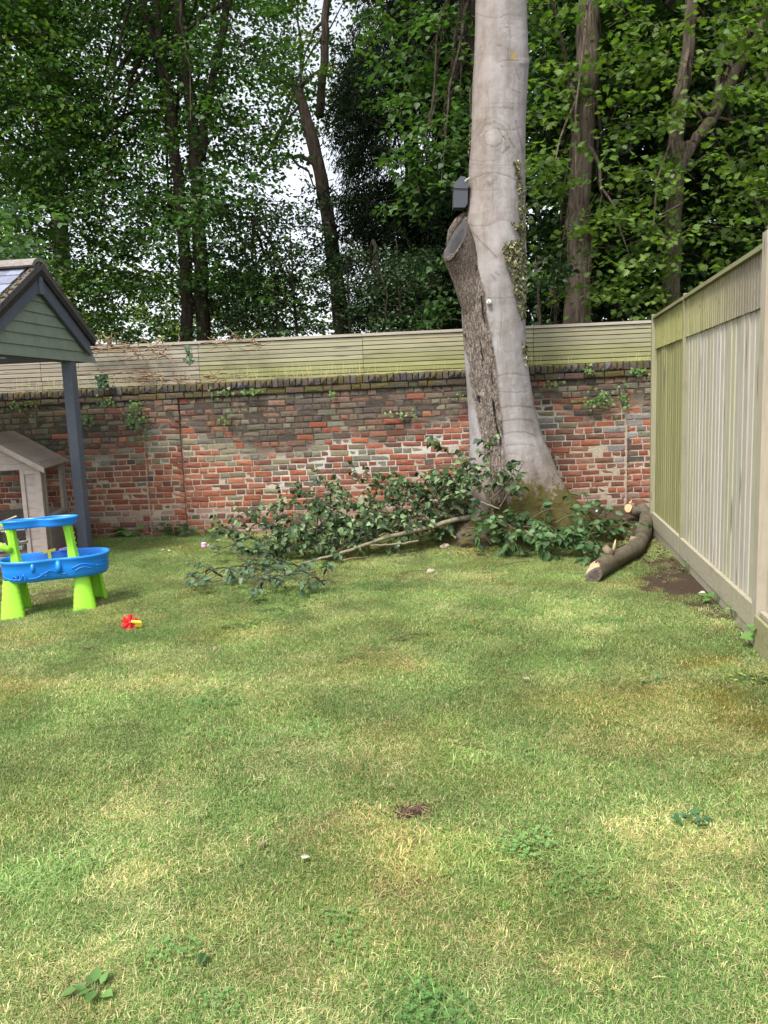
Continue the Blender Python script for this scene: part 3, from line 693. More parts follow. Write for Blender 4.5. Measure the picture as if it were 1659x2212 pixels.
a_ = me.attributes.new('rough', 'FLOAT', 'POINT'); a_.data.foreach_set('value', np.full(len(me.vertices), .6, np.float32))
a_ = me.attributes.new('moss', 'FLOAT', 'POINT'); a_.data.foreach_set('value', np.zeros(len(me.vertices), np.float32))
obj('bark_collar', me, bt)

# ------------------------------------------------------------------ leaf tools
T_OVAL = (np.array([(0,0,0),(-.30,.30,.06),(-.27,.62,.05),(0,1,-.05),(.27,.62,.05),(.30,.30,.06)], float), np.array([(0,3,2,1),(0,5,4,3)]))
T_LIME = (np.array([(0,0,0),(-.36,.16,.05),(-.40,.45,.07),(-.2,.78,.03),(0,1.05,-.08),(.2,.78,.03),(.40,.45,.07),(.36,.16,.05),(0,.5,-.01)], float),
          np.array([(0,8,2,1),(8,4,3,2),(0,7,6,8),(8,6,5,4)]))
_o = [(0,0),(-.13,.14),(-.36,.10),(-.28,.27),(-.52,.38),(-.52,.52),(-.28,.54),(-.34,.80),(-.13,.74),(0,1.02),(.13,.74),(.34,.80),(.28,.54),(.52,.52),(.52,.38),(.28,.27),(.36,.10),(.13,.14)]
T_LOBE = (np.array([(x, y, .06*abs(x)*2-.14*y*y) for x, y in _o]+[(0,.40,-.02)], float), np.array([(i, (i+1) % 18, 18) for i in range(18)]))
T_NEEDLE = (np.array([(-.10,0,0),(.10,0,0),(.13,.55,.03),(0,1,-.06),(-.13,.55,.03)], float), np.array([(0,1,2,3,4)]))
T_IVY = (np.array([(0,0,0),(-.42,.05,.03),(-.5,.38,.05),(-.2,.5,.02),(0,1,-.05),(.2,.5,.02),(.5,.38,.05),(.42,.05,.03)], float), np.array([(0,2,1),(0,3,2),(0,4,3),(0,5,4),(0,6,5),(0,7,6)]))
def leaf_mesh(name, P, D, N, S, tmpl, mat, cols):
    """P position, D axis along the leaf, N leaf normal, S length; one mesh"""
    tv, tf = tmpl; n = len(P)
    D = D/np.linalg.norm(D, axis=1, keepdims=True); X = np.cross(D, N); X /= np.linalg.norm(X, axis=1, keepdims=True)+1e-9; Z = np.cross(X, D)
    V = P[:, None]+S[:, None, None]*(tv[None, :, 0:1]*X[:, None]+tv[None, :, 1:2]*D[:, None]+tv[None, :, 2:3]*Z[:, None])
    Fc = (tf[None]+(np.arange(n)*len(tv))[:, None, None]).reshape(-1, tf.shape[1])
    return np_mesh(name, V.reshape(-1, 3), [Fc], mat, np.repeat(cols, len(tv), 0))
def rnd_dirs(n):
    v = rng.normal(size=(n, 3)); return v/np.linalg.norm(v, axis=1, keepdims=True)
def sprays(cent, dirs, length, nl, size, droop=.5, flat=.7, spread=.30):
    """leafy twigs: each centre gets one twig of nl leaves; returns leaf P, D, N, S and twig polylines"""
    n = len(cent); dirs = dirs/np.linalg.norm(dirs, axis=1, keepdims=True)
    L = length*rng.uniform(.7, 1.25, n); t = (np.arange(nl)+.5)/nl
    side = np.cross(dirs, [0, 0, 1.0]); side /= np.linalg.norm(side, axis=1, keepdims=True)+1e-6
    P = cent[:, None]+dirs[:, None]*(t[None, :, None]-.35)*L[:, None, None]
    P[:, :, 2] -= droop*.45*(t**2)[None]*L[:, None]
    sg = np.where(np.arange(nl) % 2 == 0, 1., -1.)[None, :, None]
    off = sg*side[:, None]*rng.uniform(.02, 1, (n, nl, 1))*spread*L[:, None, None]*(1.1-.6*t[None, :, None])
    off[:, :, 2] += rng.normal(0, .07, (n, nl))*L[:, None]
    P = P+off
    D = dirs[:, None]*.55+sg*side[:, None]*.75+rng.normal(0, .35, (n, nl, 3)); D[:, :, 2] -= droop*rng.uniform(.3, 1.3, (n, nl))
    N = np.zeros((n, nl, 3)); N[:, :, 2] = 1; N = N*flat+rng.normal(0, .45, (n, nl, 3))
    S = size*rng.uniform(.65, 1.2, (n, nl))
    return P.reshape(-1, 3), D.reshape(-1, 3), N.reshape(-1, 3), S.ravel()

# ------------------------------------------------------------------ the wood beyond the wall
COVX = np.array([0, 59, 177, 295, 413, 531, 649, 767, 885, 1000, 1150, 1300, 1450, 1659])
COVY = np.array([0, 46, 138, 231, 323, 416, 508, 600, 700])
COV = np.array([[.92,.92,.87,.92,.88,.84,.90,.88,.74,.75,.95,.95,.93,.92],
 [.92,.92,.86,.92,.88,.82,.90,.86,.74,.72,.95,.95,.94,.92],
 [.90,.90,.80,.92,.88,.80,.90,.82,.85,.88,.95,.96,.95,.92],
 [.94,.94,.94,.92,.90,.87,.85,.74,.82,.92,.97,.97,.96,.94],
 [.88,.88,.85,.86,.90,.82,.50,.60,.80,.96,.97,.97,.97,.92],
 [.93,.93,.93,.91,.92,.80,.40,.80,.95,.99,.98,.97,.98,.97],
 [.93,.93,.88,.88,.92,.84,.80,.88,.95,.99,.99,.98,.98,.98],
 [.90,.90,.84,.87,.92,.86,.82,.88,.94,.99,.99,.98,.98,.98],
 [.93,.93,.93,.93,.95,.94,.94,.94,.95,.99,.99,.98,.98,.98]])
def coverage(px, py):
    px = np.clip(px, 0, 1659); py = np.clip(py, 0, 700)
    i = np.clip(np.searchsorted(COVX, px)-1, 0, len(COVX)-2); j = np.clip(np.searchsorted(COVY, py)-1, 0, len(COVY)-2)
    a = (px-COVX[i])/(COVX[i+1]-COVX[i]); b = (py-COVY[j])/(COVY[j+1]-COVY[j])
    return COV[j, i]*(1-a)*(1-b)+COV[j, i+1]*a*(1-b)+COV[j+1, i]*(1-a)*b+COV[j+1, i+1]*a*b
def zone_points(x0, x1, y0, y1, Y0, Y1, od, sarea, seed, clump=.9, cs=70, keep=None, usecov=True):
    """spray centres through a block of crown; od = how many leaf layers deep the block is"""
    Ym = (Y0+Y1)/2; area = (x1-x0)*(y1-y0)*(Ym/1661)**2
    od = od*(2.0 if usecov else 1.5); n = int(area*od/sarea*1.9)
    px = rng.uniform(x0, x1, n); py = rng.uniform(y0, y1, n); Y = rng.uniform(Y0, Y1, n)
    acc = np.ones(n)/1.9
    if usecov: acc = acc*np.clip(-np.log(1-np.minimum(coverage(px, py), .985))/2.6, .08, 1.6)
    acc = acc*np.clip(1+clump*3.2*(fbm(px/cs+Y*.7, py/cs*1.25, seed, 3)-.5), .02, 2.4)
    ex = np.minimum.reduce([(px-x0), (x1-px), (y1-py), (py-y0)+200]); acc = acc*smooth(-5, 60, ex+40*(vnoise(px/40, py/40, seed+5)-.5))
    if keep is not None: acc = acc*keep(px, py, Y)
    k = rng.random(n) < acc
    d = np.stack([ray(a, b) for a, b in zip(px[k], py[k])]) if k.sum() else np.zeros((0, 3))
    P = C0+d*(Y[k]/d[:, 1])[:, None]
    P = P[P[:, 2] > .15]
    return P
def polypath(pts): return [at(*p) for p in pts]
def limb_to(base_pts, target, r0, sag=.15):
    a = base_pts; b = np.asarray(target); m = (a+b)/2+np.array([0, 0, sag*np.linalg.norm(b-a)]); ts = np.linspace(0, 1, 7)[:, None]
    pts = (1-ts)**2*a+2*ts*(1-ts)*m+ts**2*b+np.concatenate([[[0, 0, 0]], rng.normal(0, .04, (5, 3)), [[0, 0, 0]]])
    return [tuple(p) for p in pts], [r0*(1-.8*t) for t in np.linspace(0, 1, 7)]
def tree(name, label, cat, trunks, bark, zones, style, group=None, limbs=10, base=None):
    b = np.array(base if base is not None else trunks[0][0][0]); b = np.array([b[0], b[1], 0.0])
    root = thing(name, label, cat, b, 0, group)
    for k, (pts, rad) in enumerate(trunks):
        m = MB(); P = [np.asarray(p)-b for p in pts]
        if k == 0 or P[0][2] < .6: P = [np.array([P[0][0], P[0][1], -.1])]+P if P[0][2] > .05 else P; rad = ([rad[0]*1.15]+list(rad)) if len(rad) < len(P) else rad
        # resample for a slightly crooked stem
        Q = []; RR = []
        for i in range(len(P)-1):
            for f in np.linspace(0, 1, 7)[:-1]: Q.append(P[i]*(1-f)+P[i+1]*f+rng.normal(0, .012, 3)); RR.append((rad[i]*(1-f)+rad[i+1]*f)*rng.uniform(.96, 1.05))
        Q.append(P[-1]); RR.append(rad[-1])
        m.tube(Q, RR, 18); m.build('trunk' if k == 0 else 'stem', MAT[bark], root, True)
    AP = []; cols = []; AD = []; AN = []; AS = []
    lm = MB(); allc = []
    for z in zones:
        st = dict(style); st.update(z[1]); zz = z[0]
        c = zone_points(*zz, od=st['od'], sarea=st['nl']*st['size']**2*st.get('fill', .32), seed=st['seed'], clump=st.get('clump', .9), cs=st.get('cs', 70), keep=st.get('keep'), usecov=st.get('cov', True))
        if not len(c): continue
        ax = c-(b+np.array([0, 0, 0])); ax[:, 2] = 0; ax = ax/(np.linalg.norm(ax, axis=1, keepdims=True)+1e-6)
        dr = ax*st.get('out', .7)+rnd_dirs(len(c))*np.array([1, 1, .35])
        P, D, N, S = sprays(c, dr, st['len'], st['nl'], st['size'], st.get('droop', .5), st.get('flat', .8), st.get('spread', .3))
        cc = np.array(st['cols'])[rng.integers(0, len(st['cols']), len(c))]*rng.uniform(.75, 1.25, (len(c), 1))
        cc = np.repeat(cc, st['nl'], 0)*rng.uniform(.8, 1.2, (len(P), 1))
        AP.append(P); AD.append(D); AN.append(N); AS.append(S); cols.append(cc); allc.append(c)
        # twigs that carry the sprays
        dn = dr/np.linalg.norm(dr, axis=1, keepdims=True)
        for q in range(0, len(c), 3):
            a = c[q]-dn[q]*st['len']*.45-b; e = c[q]+dn[q]*st['len']*.45-b; e[2] -= st.get('droop', .5)*.2*st['len']; lm.tube([a, (a+e)/2+np.array([0, 0, .04]), e], [.007, .005, .002], 4, cap=False)
    if AP:
        P = np.concatenate(AP); o = leaf_mesh('foliage', P-b, np.concatenate(AD), np.concatenate(AN), np.concatenate(AS), style['tmpl'], MAT[style.get('mat', 'leaf')], np.concatenate(cols))
        obj('foliage', o, root, kind='stuff')
        C_ = np.concatenate(allc)
        for q in rng.integers(0, len(C_), limbs):
            tr = trunks[rng.integers(0, len(trunks))][0]; s_ = np.array(tr[rng.integers(len(tr)//2, len(tr))]); tg = C_[q]
            if np.linalg.norm(s_-tg) < 5.5:
                pts, rad = limb_to(s_-b, tg-b, .035); lm.tube(pts, rad, 7, cap=False)
    if lm.n: lm.build('twigs', MAT[bark], root, True, kind='stuff')
    return root

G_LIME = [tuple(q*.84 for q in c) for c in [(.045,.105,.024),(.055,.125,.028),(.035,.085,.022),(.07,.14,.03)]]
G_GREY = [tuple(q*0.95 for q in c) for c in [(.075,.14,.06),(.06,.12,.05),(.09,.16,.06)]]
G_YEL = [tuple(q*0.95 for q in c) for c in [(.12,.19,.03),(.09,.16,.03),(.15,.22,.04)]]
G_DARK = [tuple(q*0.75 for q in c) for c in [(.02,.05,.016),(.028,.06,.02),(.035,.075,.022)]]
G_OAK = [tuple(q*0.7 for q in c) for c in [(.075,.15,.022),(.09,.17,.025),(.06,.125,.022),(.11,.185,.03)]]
def avoid(*boxes, f=.3):
    def k(px, py, Y):
        m = np.ones(len(px))
        for (pts, w, Yt) in boxes:
            p = np.array(pts, float); cx = np.interp(py, p[:, 1], p[:, 0]); m = np.where((np.abs(px-cx) < w) & (Y < Yt), f, m)
        return m
    return k
LIME = dict(od=1.35, nl=24, size=.072, len=.72, droop=.5, flat=1.3, cols=G_LIME, tmpl=T_LIME, seed=3, cs=48, clump=1.5)
YT = 13.0
tA = [(406,735,YT),(402,600,YT),(393,460,YT),(377,330,YT),(366,240,YT),(357,165,YT),(330,85,YT),(317,50,YT),(295,-60,YT),(280,-230,YT)]
tB = [(440,735,YT+.1),(434,560,YT+.1),(427,430,YT+.1),(413,231,YT+.1),(394,132,YT+.1),(387,0,YT+.1),(380,-250,YT+.1)]
tC = [(436,345,YT+.1),(443,250,YT+.1),(455,190,YT+.1),(470,132,YT+.1),(493,0,YT+.1),(505,-200,YT+.1)]
tD = [(352,140,YT),(342,60,YT),(338,30,YT),(340,-150,YT)]
bl_ = at(420, 735, YT); dr_ = lambda p: np.array([p[0], p[1], 0.])
def down(path, Y):
    p = at(*path[0]); return [np.array([p[0]+.05, p[1], 0.0])]+[at(*q) for q in path]
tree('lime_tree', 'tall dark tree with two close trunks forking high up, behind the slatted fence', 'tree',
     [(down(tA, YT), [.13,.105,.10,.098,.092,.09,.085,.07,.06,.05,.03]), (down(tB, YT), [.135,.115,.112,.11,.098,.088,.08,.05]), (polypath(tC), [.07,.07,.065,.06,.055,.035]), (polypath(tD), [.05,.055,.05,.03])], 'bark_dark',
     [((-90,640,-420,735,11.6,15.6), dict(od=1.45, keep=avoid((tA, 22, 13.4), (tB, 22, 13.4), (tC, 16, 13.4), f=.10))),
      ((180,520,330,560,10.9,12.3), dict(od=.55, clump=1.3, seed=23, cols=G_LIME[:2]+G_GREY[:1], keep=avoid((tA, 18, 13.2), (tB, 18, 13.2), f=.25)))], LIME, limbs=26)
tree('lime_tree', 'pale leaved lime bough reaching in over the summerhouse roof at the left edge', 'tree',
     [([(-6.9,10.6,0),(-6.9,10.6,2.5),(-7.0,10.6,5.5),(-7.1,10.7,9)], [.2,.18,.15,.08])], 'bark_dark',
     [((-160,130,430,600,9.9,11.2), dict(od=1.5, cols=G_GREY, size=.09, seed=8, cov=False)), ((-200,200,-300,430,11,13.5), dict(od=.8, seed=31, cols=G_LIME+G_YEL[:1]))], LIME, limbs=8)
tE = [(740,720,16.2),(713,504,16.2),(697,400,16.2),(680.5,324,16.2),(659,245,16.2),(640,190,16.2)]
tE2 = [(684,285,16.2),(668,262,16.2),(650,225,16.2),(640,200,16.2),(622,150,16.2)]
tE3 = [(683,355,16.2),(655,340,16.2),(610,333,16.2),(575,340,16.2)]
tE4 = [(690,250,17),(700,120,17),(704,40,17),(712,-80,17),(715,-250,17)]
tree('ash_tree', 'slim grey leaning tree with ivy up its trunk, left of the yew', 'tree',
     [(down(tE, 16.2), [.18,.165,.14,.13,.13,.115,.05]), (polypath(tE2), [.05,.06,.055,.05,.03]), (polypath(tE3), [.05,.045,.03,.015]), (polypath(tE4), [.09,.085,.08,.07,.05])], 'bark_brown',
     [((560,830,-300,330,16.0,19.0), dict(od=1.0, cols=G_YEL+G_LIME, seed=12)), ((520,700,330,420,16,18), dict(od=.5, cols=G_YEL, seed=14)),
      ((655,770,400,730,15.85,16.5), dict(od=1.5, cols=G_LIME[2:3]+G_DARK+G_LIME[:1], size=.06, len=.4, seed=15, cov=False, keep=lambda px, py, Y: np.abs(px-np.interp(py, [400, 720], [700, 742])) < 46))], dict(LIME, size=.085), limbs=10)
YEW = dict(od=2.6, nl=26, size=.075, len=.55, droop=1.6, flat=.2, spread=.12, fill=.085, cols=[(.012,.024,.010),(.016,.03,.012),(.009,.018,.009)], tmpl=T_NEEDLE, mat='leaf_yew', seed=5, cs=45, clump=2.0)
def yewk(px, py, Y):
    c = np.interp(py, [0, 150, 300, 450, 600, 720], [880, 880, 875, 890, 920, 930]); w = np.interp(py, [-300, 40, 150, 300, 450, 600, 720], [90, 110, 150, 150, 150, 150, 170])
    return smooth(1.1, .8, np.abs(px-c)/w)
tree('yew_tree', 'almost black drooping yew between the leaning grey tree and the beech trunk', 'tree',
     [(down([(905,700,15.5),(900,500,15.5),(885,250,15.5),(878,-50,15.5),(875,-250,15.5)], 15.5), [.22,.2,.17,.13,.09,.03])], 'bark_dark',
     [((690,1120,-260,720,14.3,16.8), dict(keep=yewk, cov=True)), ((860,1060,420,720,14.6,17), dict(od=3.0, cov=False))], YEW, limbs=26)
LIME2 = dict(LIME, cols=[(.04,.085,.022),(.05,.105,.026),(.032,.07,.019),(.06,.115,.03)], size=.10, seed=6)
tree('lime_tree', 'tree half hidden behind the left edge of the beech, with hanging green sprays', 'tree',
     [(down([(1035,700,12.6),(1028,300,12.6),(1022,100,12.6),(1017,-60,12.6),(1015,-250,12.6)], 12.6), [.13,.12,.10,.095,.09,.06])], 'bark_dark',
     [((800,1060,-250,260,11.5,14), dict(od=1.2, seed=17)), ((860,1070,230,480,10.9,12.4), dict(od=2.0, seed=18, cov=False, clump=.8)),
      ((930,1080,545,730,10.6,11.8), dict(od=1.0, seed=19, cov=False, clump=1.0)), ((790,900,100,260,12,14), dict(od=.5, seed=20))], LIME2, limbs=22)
G_OAKB = [(.085,.15,.028),(.10,.17,.03),(.07,.125,.024),(.125,.19,.04)]; G_OAKD = [(.035,.07,.016),(.045,.085,.02)]  # bright for front sprays, dark for deep ones: crown shade put into leaf colour
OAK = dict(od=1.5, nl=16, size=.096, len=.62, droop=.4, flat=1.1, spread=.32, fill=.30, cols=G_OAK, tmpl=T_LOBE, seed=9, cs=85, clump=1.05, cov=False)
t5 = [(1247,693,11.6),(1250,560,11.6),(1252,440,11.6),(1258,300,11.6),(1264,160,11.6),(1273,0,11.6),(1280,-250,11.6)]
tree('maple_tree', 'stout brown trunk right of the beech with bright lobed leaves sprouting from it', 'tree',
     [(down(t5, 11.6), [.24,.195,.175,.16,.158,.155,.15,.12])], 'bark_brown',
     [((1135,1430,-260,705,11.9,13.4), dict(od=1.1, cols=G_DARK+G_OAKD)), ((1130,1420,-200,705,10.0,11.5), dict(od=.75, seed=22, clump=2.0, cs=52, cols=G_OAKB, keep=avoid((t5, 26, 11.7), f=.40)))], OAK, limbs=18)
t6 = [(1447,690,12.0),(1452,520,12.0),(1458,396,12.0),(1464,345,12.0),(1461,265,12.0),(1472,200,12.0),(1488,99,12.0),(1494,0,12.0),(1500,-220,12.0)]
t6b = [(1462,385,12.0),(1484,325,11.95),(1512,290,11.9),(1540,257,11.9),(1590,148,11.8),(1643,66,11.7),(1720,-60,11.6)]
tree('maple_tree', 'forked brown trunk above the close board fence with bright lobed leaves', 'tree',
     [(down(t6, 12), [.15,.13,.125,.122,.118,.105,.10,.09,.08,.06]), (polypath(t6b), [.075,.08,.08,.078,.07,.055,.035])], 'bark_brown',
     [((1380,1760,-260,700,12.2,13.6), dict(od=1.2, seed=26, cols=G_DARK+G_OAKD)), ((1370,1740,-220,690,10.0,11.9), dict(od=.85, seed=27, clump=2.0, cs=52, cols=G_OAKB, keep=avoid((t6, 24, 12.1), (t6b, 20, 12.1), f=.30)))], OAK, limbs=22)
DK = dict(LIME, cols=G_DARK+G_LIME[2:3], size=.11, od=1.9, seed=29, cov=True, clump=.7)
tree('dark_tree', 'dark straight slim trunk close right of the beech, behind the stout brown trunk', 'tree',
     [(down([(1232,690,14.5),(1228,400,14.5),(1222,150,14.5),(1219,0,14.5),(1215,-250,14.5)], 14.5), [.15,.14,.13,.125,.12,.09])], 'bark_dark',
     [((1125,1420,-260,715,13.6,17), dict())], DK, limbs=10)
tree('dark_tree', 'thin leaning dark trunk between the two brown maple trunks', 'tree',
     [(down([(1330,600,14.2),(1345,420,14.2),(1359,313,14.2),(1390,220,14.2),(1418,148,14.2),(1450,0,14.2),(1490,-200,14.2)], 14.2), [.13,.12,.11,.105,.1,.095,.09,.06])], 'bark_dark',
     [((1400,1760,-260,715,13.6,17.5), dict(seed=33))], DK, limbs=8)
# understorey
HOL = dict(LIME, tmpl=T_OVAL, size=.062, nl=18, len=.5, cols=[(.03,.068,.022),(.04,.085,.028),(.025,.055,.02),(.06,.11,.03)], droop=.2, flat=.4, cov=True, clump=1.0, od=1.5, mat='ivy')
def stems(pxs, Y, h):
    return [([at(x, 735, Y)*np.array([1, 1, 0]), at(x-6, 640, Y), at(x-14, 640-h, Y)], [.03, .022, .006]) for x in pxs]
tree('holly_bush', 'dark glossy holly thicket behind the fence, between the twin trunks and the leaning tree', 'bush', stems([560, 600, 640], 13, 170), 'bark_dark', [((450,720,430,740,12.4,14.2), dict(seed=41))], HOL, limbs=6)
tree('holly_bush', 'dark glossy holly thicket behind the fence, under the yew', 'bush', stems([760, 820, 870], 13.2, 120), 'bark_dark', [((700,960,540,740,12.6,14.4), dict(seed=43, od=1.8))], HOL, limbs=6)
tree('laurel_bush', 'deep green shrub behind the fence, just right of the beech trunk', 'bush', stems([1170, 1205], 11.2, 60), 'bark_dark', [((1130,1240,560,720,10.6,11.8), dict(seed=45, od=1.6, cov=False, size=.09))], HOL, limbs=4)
tree('far_hedge', 'hedge coloured yellow green as if sunlit, glimpsed far off under the left hand trees', 'hedge', stems([120, 250, 380, 520], 21, 40), 'bark_dark', [((-160,760,590,790,20,22), dict(seed=47, od=2.2, cols=G_YEL, size=.11, cov=False))], HOL, limbs=4)  # sunlight on this hedge is put into its yellow green leaf colour
tree('far_hedge', 'dark hedge closing the wood behind the right hand trunks', 'hedge', stems([1150, 1300, 1450, 1600], 18.5, 200), 'bark_dark', [((960,1800,-100,760,17.8,19.5), dict(seed=49, od=2.4, cols=G_DARK, size=.17, cov=True, clump=.6))], dict(HOL, mat='leaf'), limbs=4)
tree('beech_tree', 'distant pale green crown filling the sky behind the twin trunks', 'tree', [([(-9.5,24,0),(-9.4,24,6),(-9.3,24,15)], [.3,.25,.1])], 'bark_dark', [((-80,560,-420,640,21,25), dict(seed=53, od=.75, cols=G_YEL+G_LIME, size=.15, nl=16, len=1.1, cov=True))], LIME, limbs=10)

# ------------------------------------------------------------------ things on the trunk
def ivy_on_trunk():
    pts = []
    strip = [((1113,345),(1126,345)),((1113,360),(1128,360)),((1117,400),(1131,400)),((1122,450),(1133,450)),((1127,490),(1136,490)),((1112,478),(1122,484))]
    polys = [((1110,345),(1122,345),(1133,440),(1137,520),(1126,520),(1120,420)), ((1092,520),(1136,512),(1137,600),(1120,610),(1095,580),(1088,535)), ((1108,600),(1137,600),(1137,660),(1124,665),(1112,635)),
             ((1118,655),(1137,655),(1137,688),(1128,690)), ((1105,478),(1128,485),(1134,500),(1110,492)), ((1128,738),(1140,738),(1142,788),(1134,790)), ((1012,260),(1018,255),(1015,340),(1009,370)), ((993,450),(1004,440),(1003,470),(990,480))]
    def inside(x, y, pl):
        c = False; j = len(pl)-1
        for i in range(len(pl)):
            if (pl[i][1] > y) != (pl[j][1] > y) and x < (pl[j][0]-pl[i][0])*(y-pl[i][1])/(pl[j][1]-pl[i][1])+pl[i][0]: c = not c
            j = i
        return c
    for pl, n in zip(polys, (230, 420, 170, 50, 60, 70, 60, 40)):
        xs_ = [p[0] for p in pl]; ys_ = [p[1] for p in pl]; k = 0
        while k < n:
            x, y = random.uniform(min(xs_), max(xs_)), random.uniform(min(ys_), max(ys_))
            if inside(x, y, pl): pts.append((x, y)); k += 1
    P, D, N = [], [], []
    for x, y in pts:
        x = min(max(x, edge(y, 1)+.6), edge(y, 2)-.6); p, n = trunk_surf(x, y, random.uniform(.004, .05)); P.append(p); N.append(n+np.random.default_rng(len(P)).normal(0, .6, 3)); D.append([random.gauss(0, .6), -.2, -1+random.gauss(0, .5)])
    P = np.array(P); c = np.array([(.085,.07,.035),(.12,.11,.04),(.06,.055,.025),(.16,.15,.06),(.07,.09,.03),(.30,.29,.13),(.40,.38,.2)])[rng.choice(7, len(P), p=[.22,.2,.18,.14,.12,.09,.05])]
    o = obj('ivy', leaf_mesh('ivy', P, np.array(D), np.array(N), rng.uniform(.022, .045, len(P)), T_IVY, MAT['ivy'], c)); o['kind'] = 'thing'
    tag(o, 'dying brown and yellow ivy clinging to the right side of the beech trunk', 'ivy')
ivy_on_trunk()
def nest_box():
    Y = 8.2; b = at(984, 450, Y); t = thing('nest_box', 'dark grey bird nest box hung on the left side of the beech trunk', 'nest box', b)
    pp = [(979.5,448),(1004,448),(1010,440),(1011,405),(981,405)]
    def ext(poly, y0, y1, name, col, par):
        m = MB(); f = [at(x, y, Y)-b for x, y in poly]; n = len(f)
        m.add([p+np.array([0, y0, 0]) for p in f]+[p+np.array([0, y1, 0]) for p in f], [tuple(range(n)), tuple(range(2*n-1, n-1, -1))]+[(i, i+n, (i+1) % n+n, (i+1) % n) for i in range(n)], col)
        return m.build(name, MAT['plain'], par)
    ext(pp, .0, .13, 'box', (.045,.05,.06), t)
    ext([(977.5,401),(981,407),(1011,408),(1013,392),(1004,382),(995,381)], -.012, .14, 'roof', (.055,.06,.07), t)
    hk = MB(); hk.tube([at(1004,392,Y-.07)-b, at(1008,388,Y-.06)-b, at(1014,384,Y-.03)-b], [.006,.008,.006], 6, (.45,.42,.33)); hk.build('hanger', MAT['plain'], t)
nest_box()
P, n = trunk_surf(1057, 653); t = thing('fence_insulator', 'small white round insulator knob screwed to the beech trunk', 'insulator', P)
m = MB(); nn = Vector(n); e1 = nn.cross(Vector((0,0,1))).normalized(); e2 = Vector((0,0,1)); rings = []
for d, r_ in ((-.005,.018),(.012,.024),(.02,.024),(.024,.017),(.030,.017),(.034,.023),(.045,.022),(.05,.012)): rings.append([Vector((0,0,0))+nn*d+(e1*math.cos(a)+e2*math.sin(a))*r_ for a in np.linspace(0, 2*math.pi, 20, endpoint=False)])
m.loft(rings, cap1=True, col=(.75,.73,.68)); m.build('knob', MAT['plain'], t, True)
m = MB(); m.tube([nn*.048, nn*.056], [.007, .007], 8, (.08,.08,.08)); m.build('screw', MAT['plain'], t)

# ------------------------------------------------------------------ summerhouse at the left edge
ga = R(8.0); gg = np.array([math.sin(ga), math.cos(ga), 0]); gn = np.array([math.cos(ga), -math.sin(ga), 0]); GQ = np.array([-3.33, 8.5, 0])
# local frame: x = out of the gable towards the lawn, y = along the gable (away from the camera)
sh = thing('summerhouse', 'sage green boarded gable of a slate roofed open shelter on a grey post', 'shelter', GQ, -ga)
S0, APZ, SL = -.555, 2.965, .665     # apex position along the gable, its height, fall per metre
pitch = math.atan(SL)
pm = MB(); pm.box((-.115, -.0, -.05), (-.005, .11, 2.14)); pm.build('post', MAT['paint_grey'], sh)
pm = MB(); pm.box((-.115, -1.80, -.05), (-.005, -1.69, 2.14)); pm.build('post', MAT['paint_grey'], sh)
for y in (0.05, -1.75):
    pm = MB(); pm.box((-2.2, y-.05, -.05), (-2.1, y+.05, 2.14)); pm.build('post', MAT['paint_grey'], sh)
bm_ = MB(); bm_.box((-.15, -1.8, 2.085), (-.018, .27, 2.145), (.8,.8,.8)); bm_.build('beam', MAT['paint_grey'], sh)
bm_ = MB(); bm_.box((-2.2, -.0, 2.1), (-.151, .1, 2.16)); bm_.build('beam', MAT['paint_grey'], sh)
bm_ = MB(); bm_.box((-2.2, -1.8, 2.1), (-.151, -1.7, 2.16)); bm_.build('beam', MAT['paint_grey'], sh)
zb = 2.095
for k in range(6):                                   # feather edged boards, each lapping the one below
    z0 = zb+k*.112; z1 = z0+.118
    if k == 5: z1 = APZ-.20
    hw0 = (APZ-.06-z0)/SL; hw1 = max((APZ-.06-z1)/SL, .02)
    if k == 0: hw0 = hw1+.06
    m = MB(); t0, t1 = .022, .006
    v = [(-.012, S0-hw0, z0), (-.012, S0+hw0, z0), (-.012, S0+hw1, z1), (-.012, S0-hw1, z1), (-.012+t0, S0-hw0, z0), (-.012+t0, S0+hw0, z0), (-.012+t1, S0+hw1, z1), (-.012+t1, S0-hw1, z1)]
    m.add(v, [(0,1,2,3),(7,6,5,4),(0,4,5,1),(1,5,6,2),(2,6,7,3),(3,7,4,0)], (1,1,1)); m.build('cladding_board', MAT['paint_green'], sh)
E_H = .97
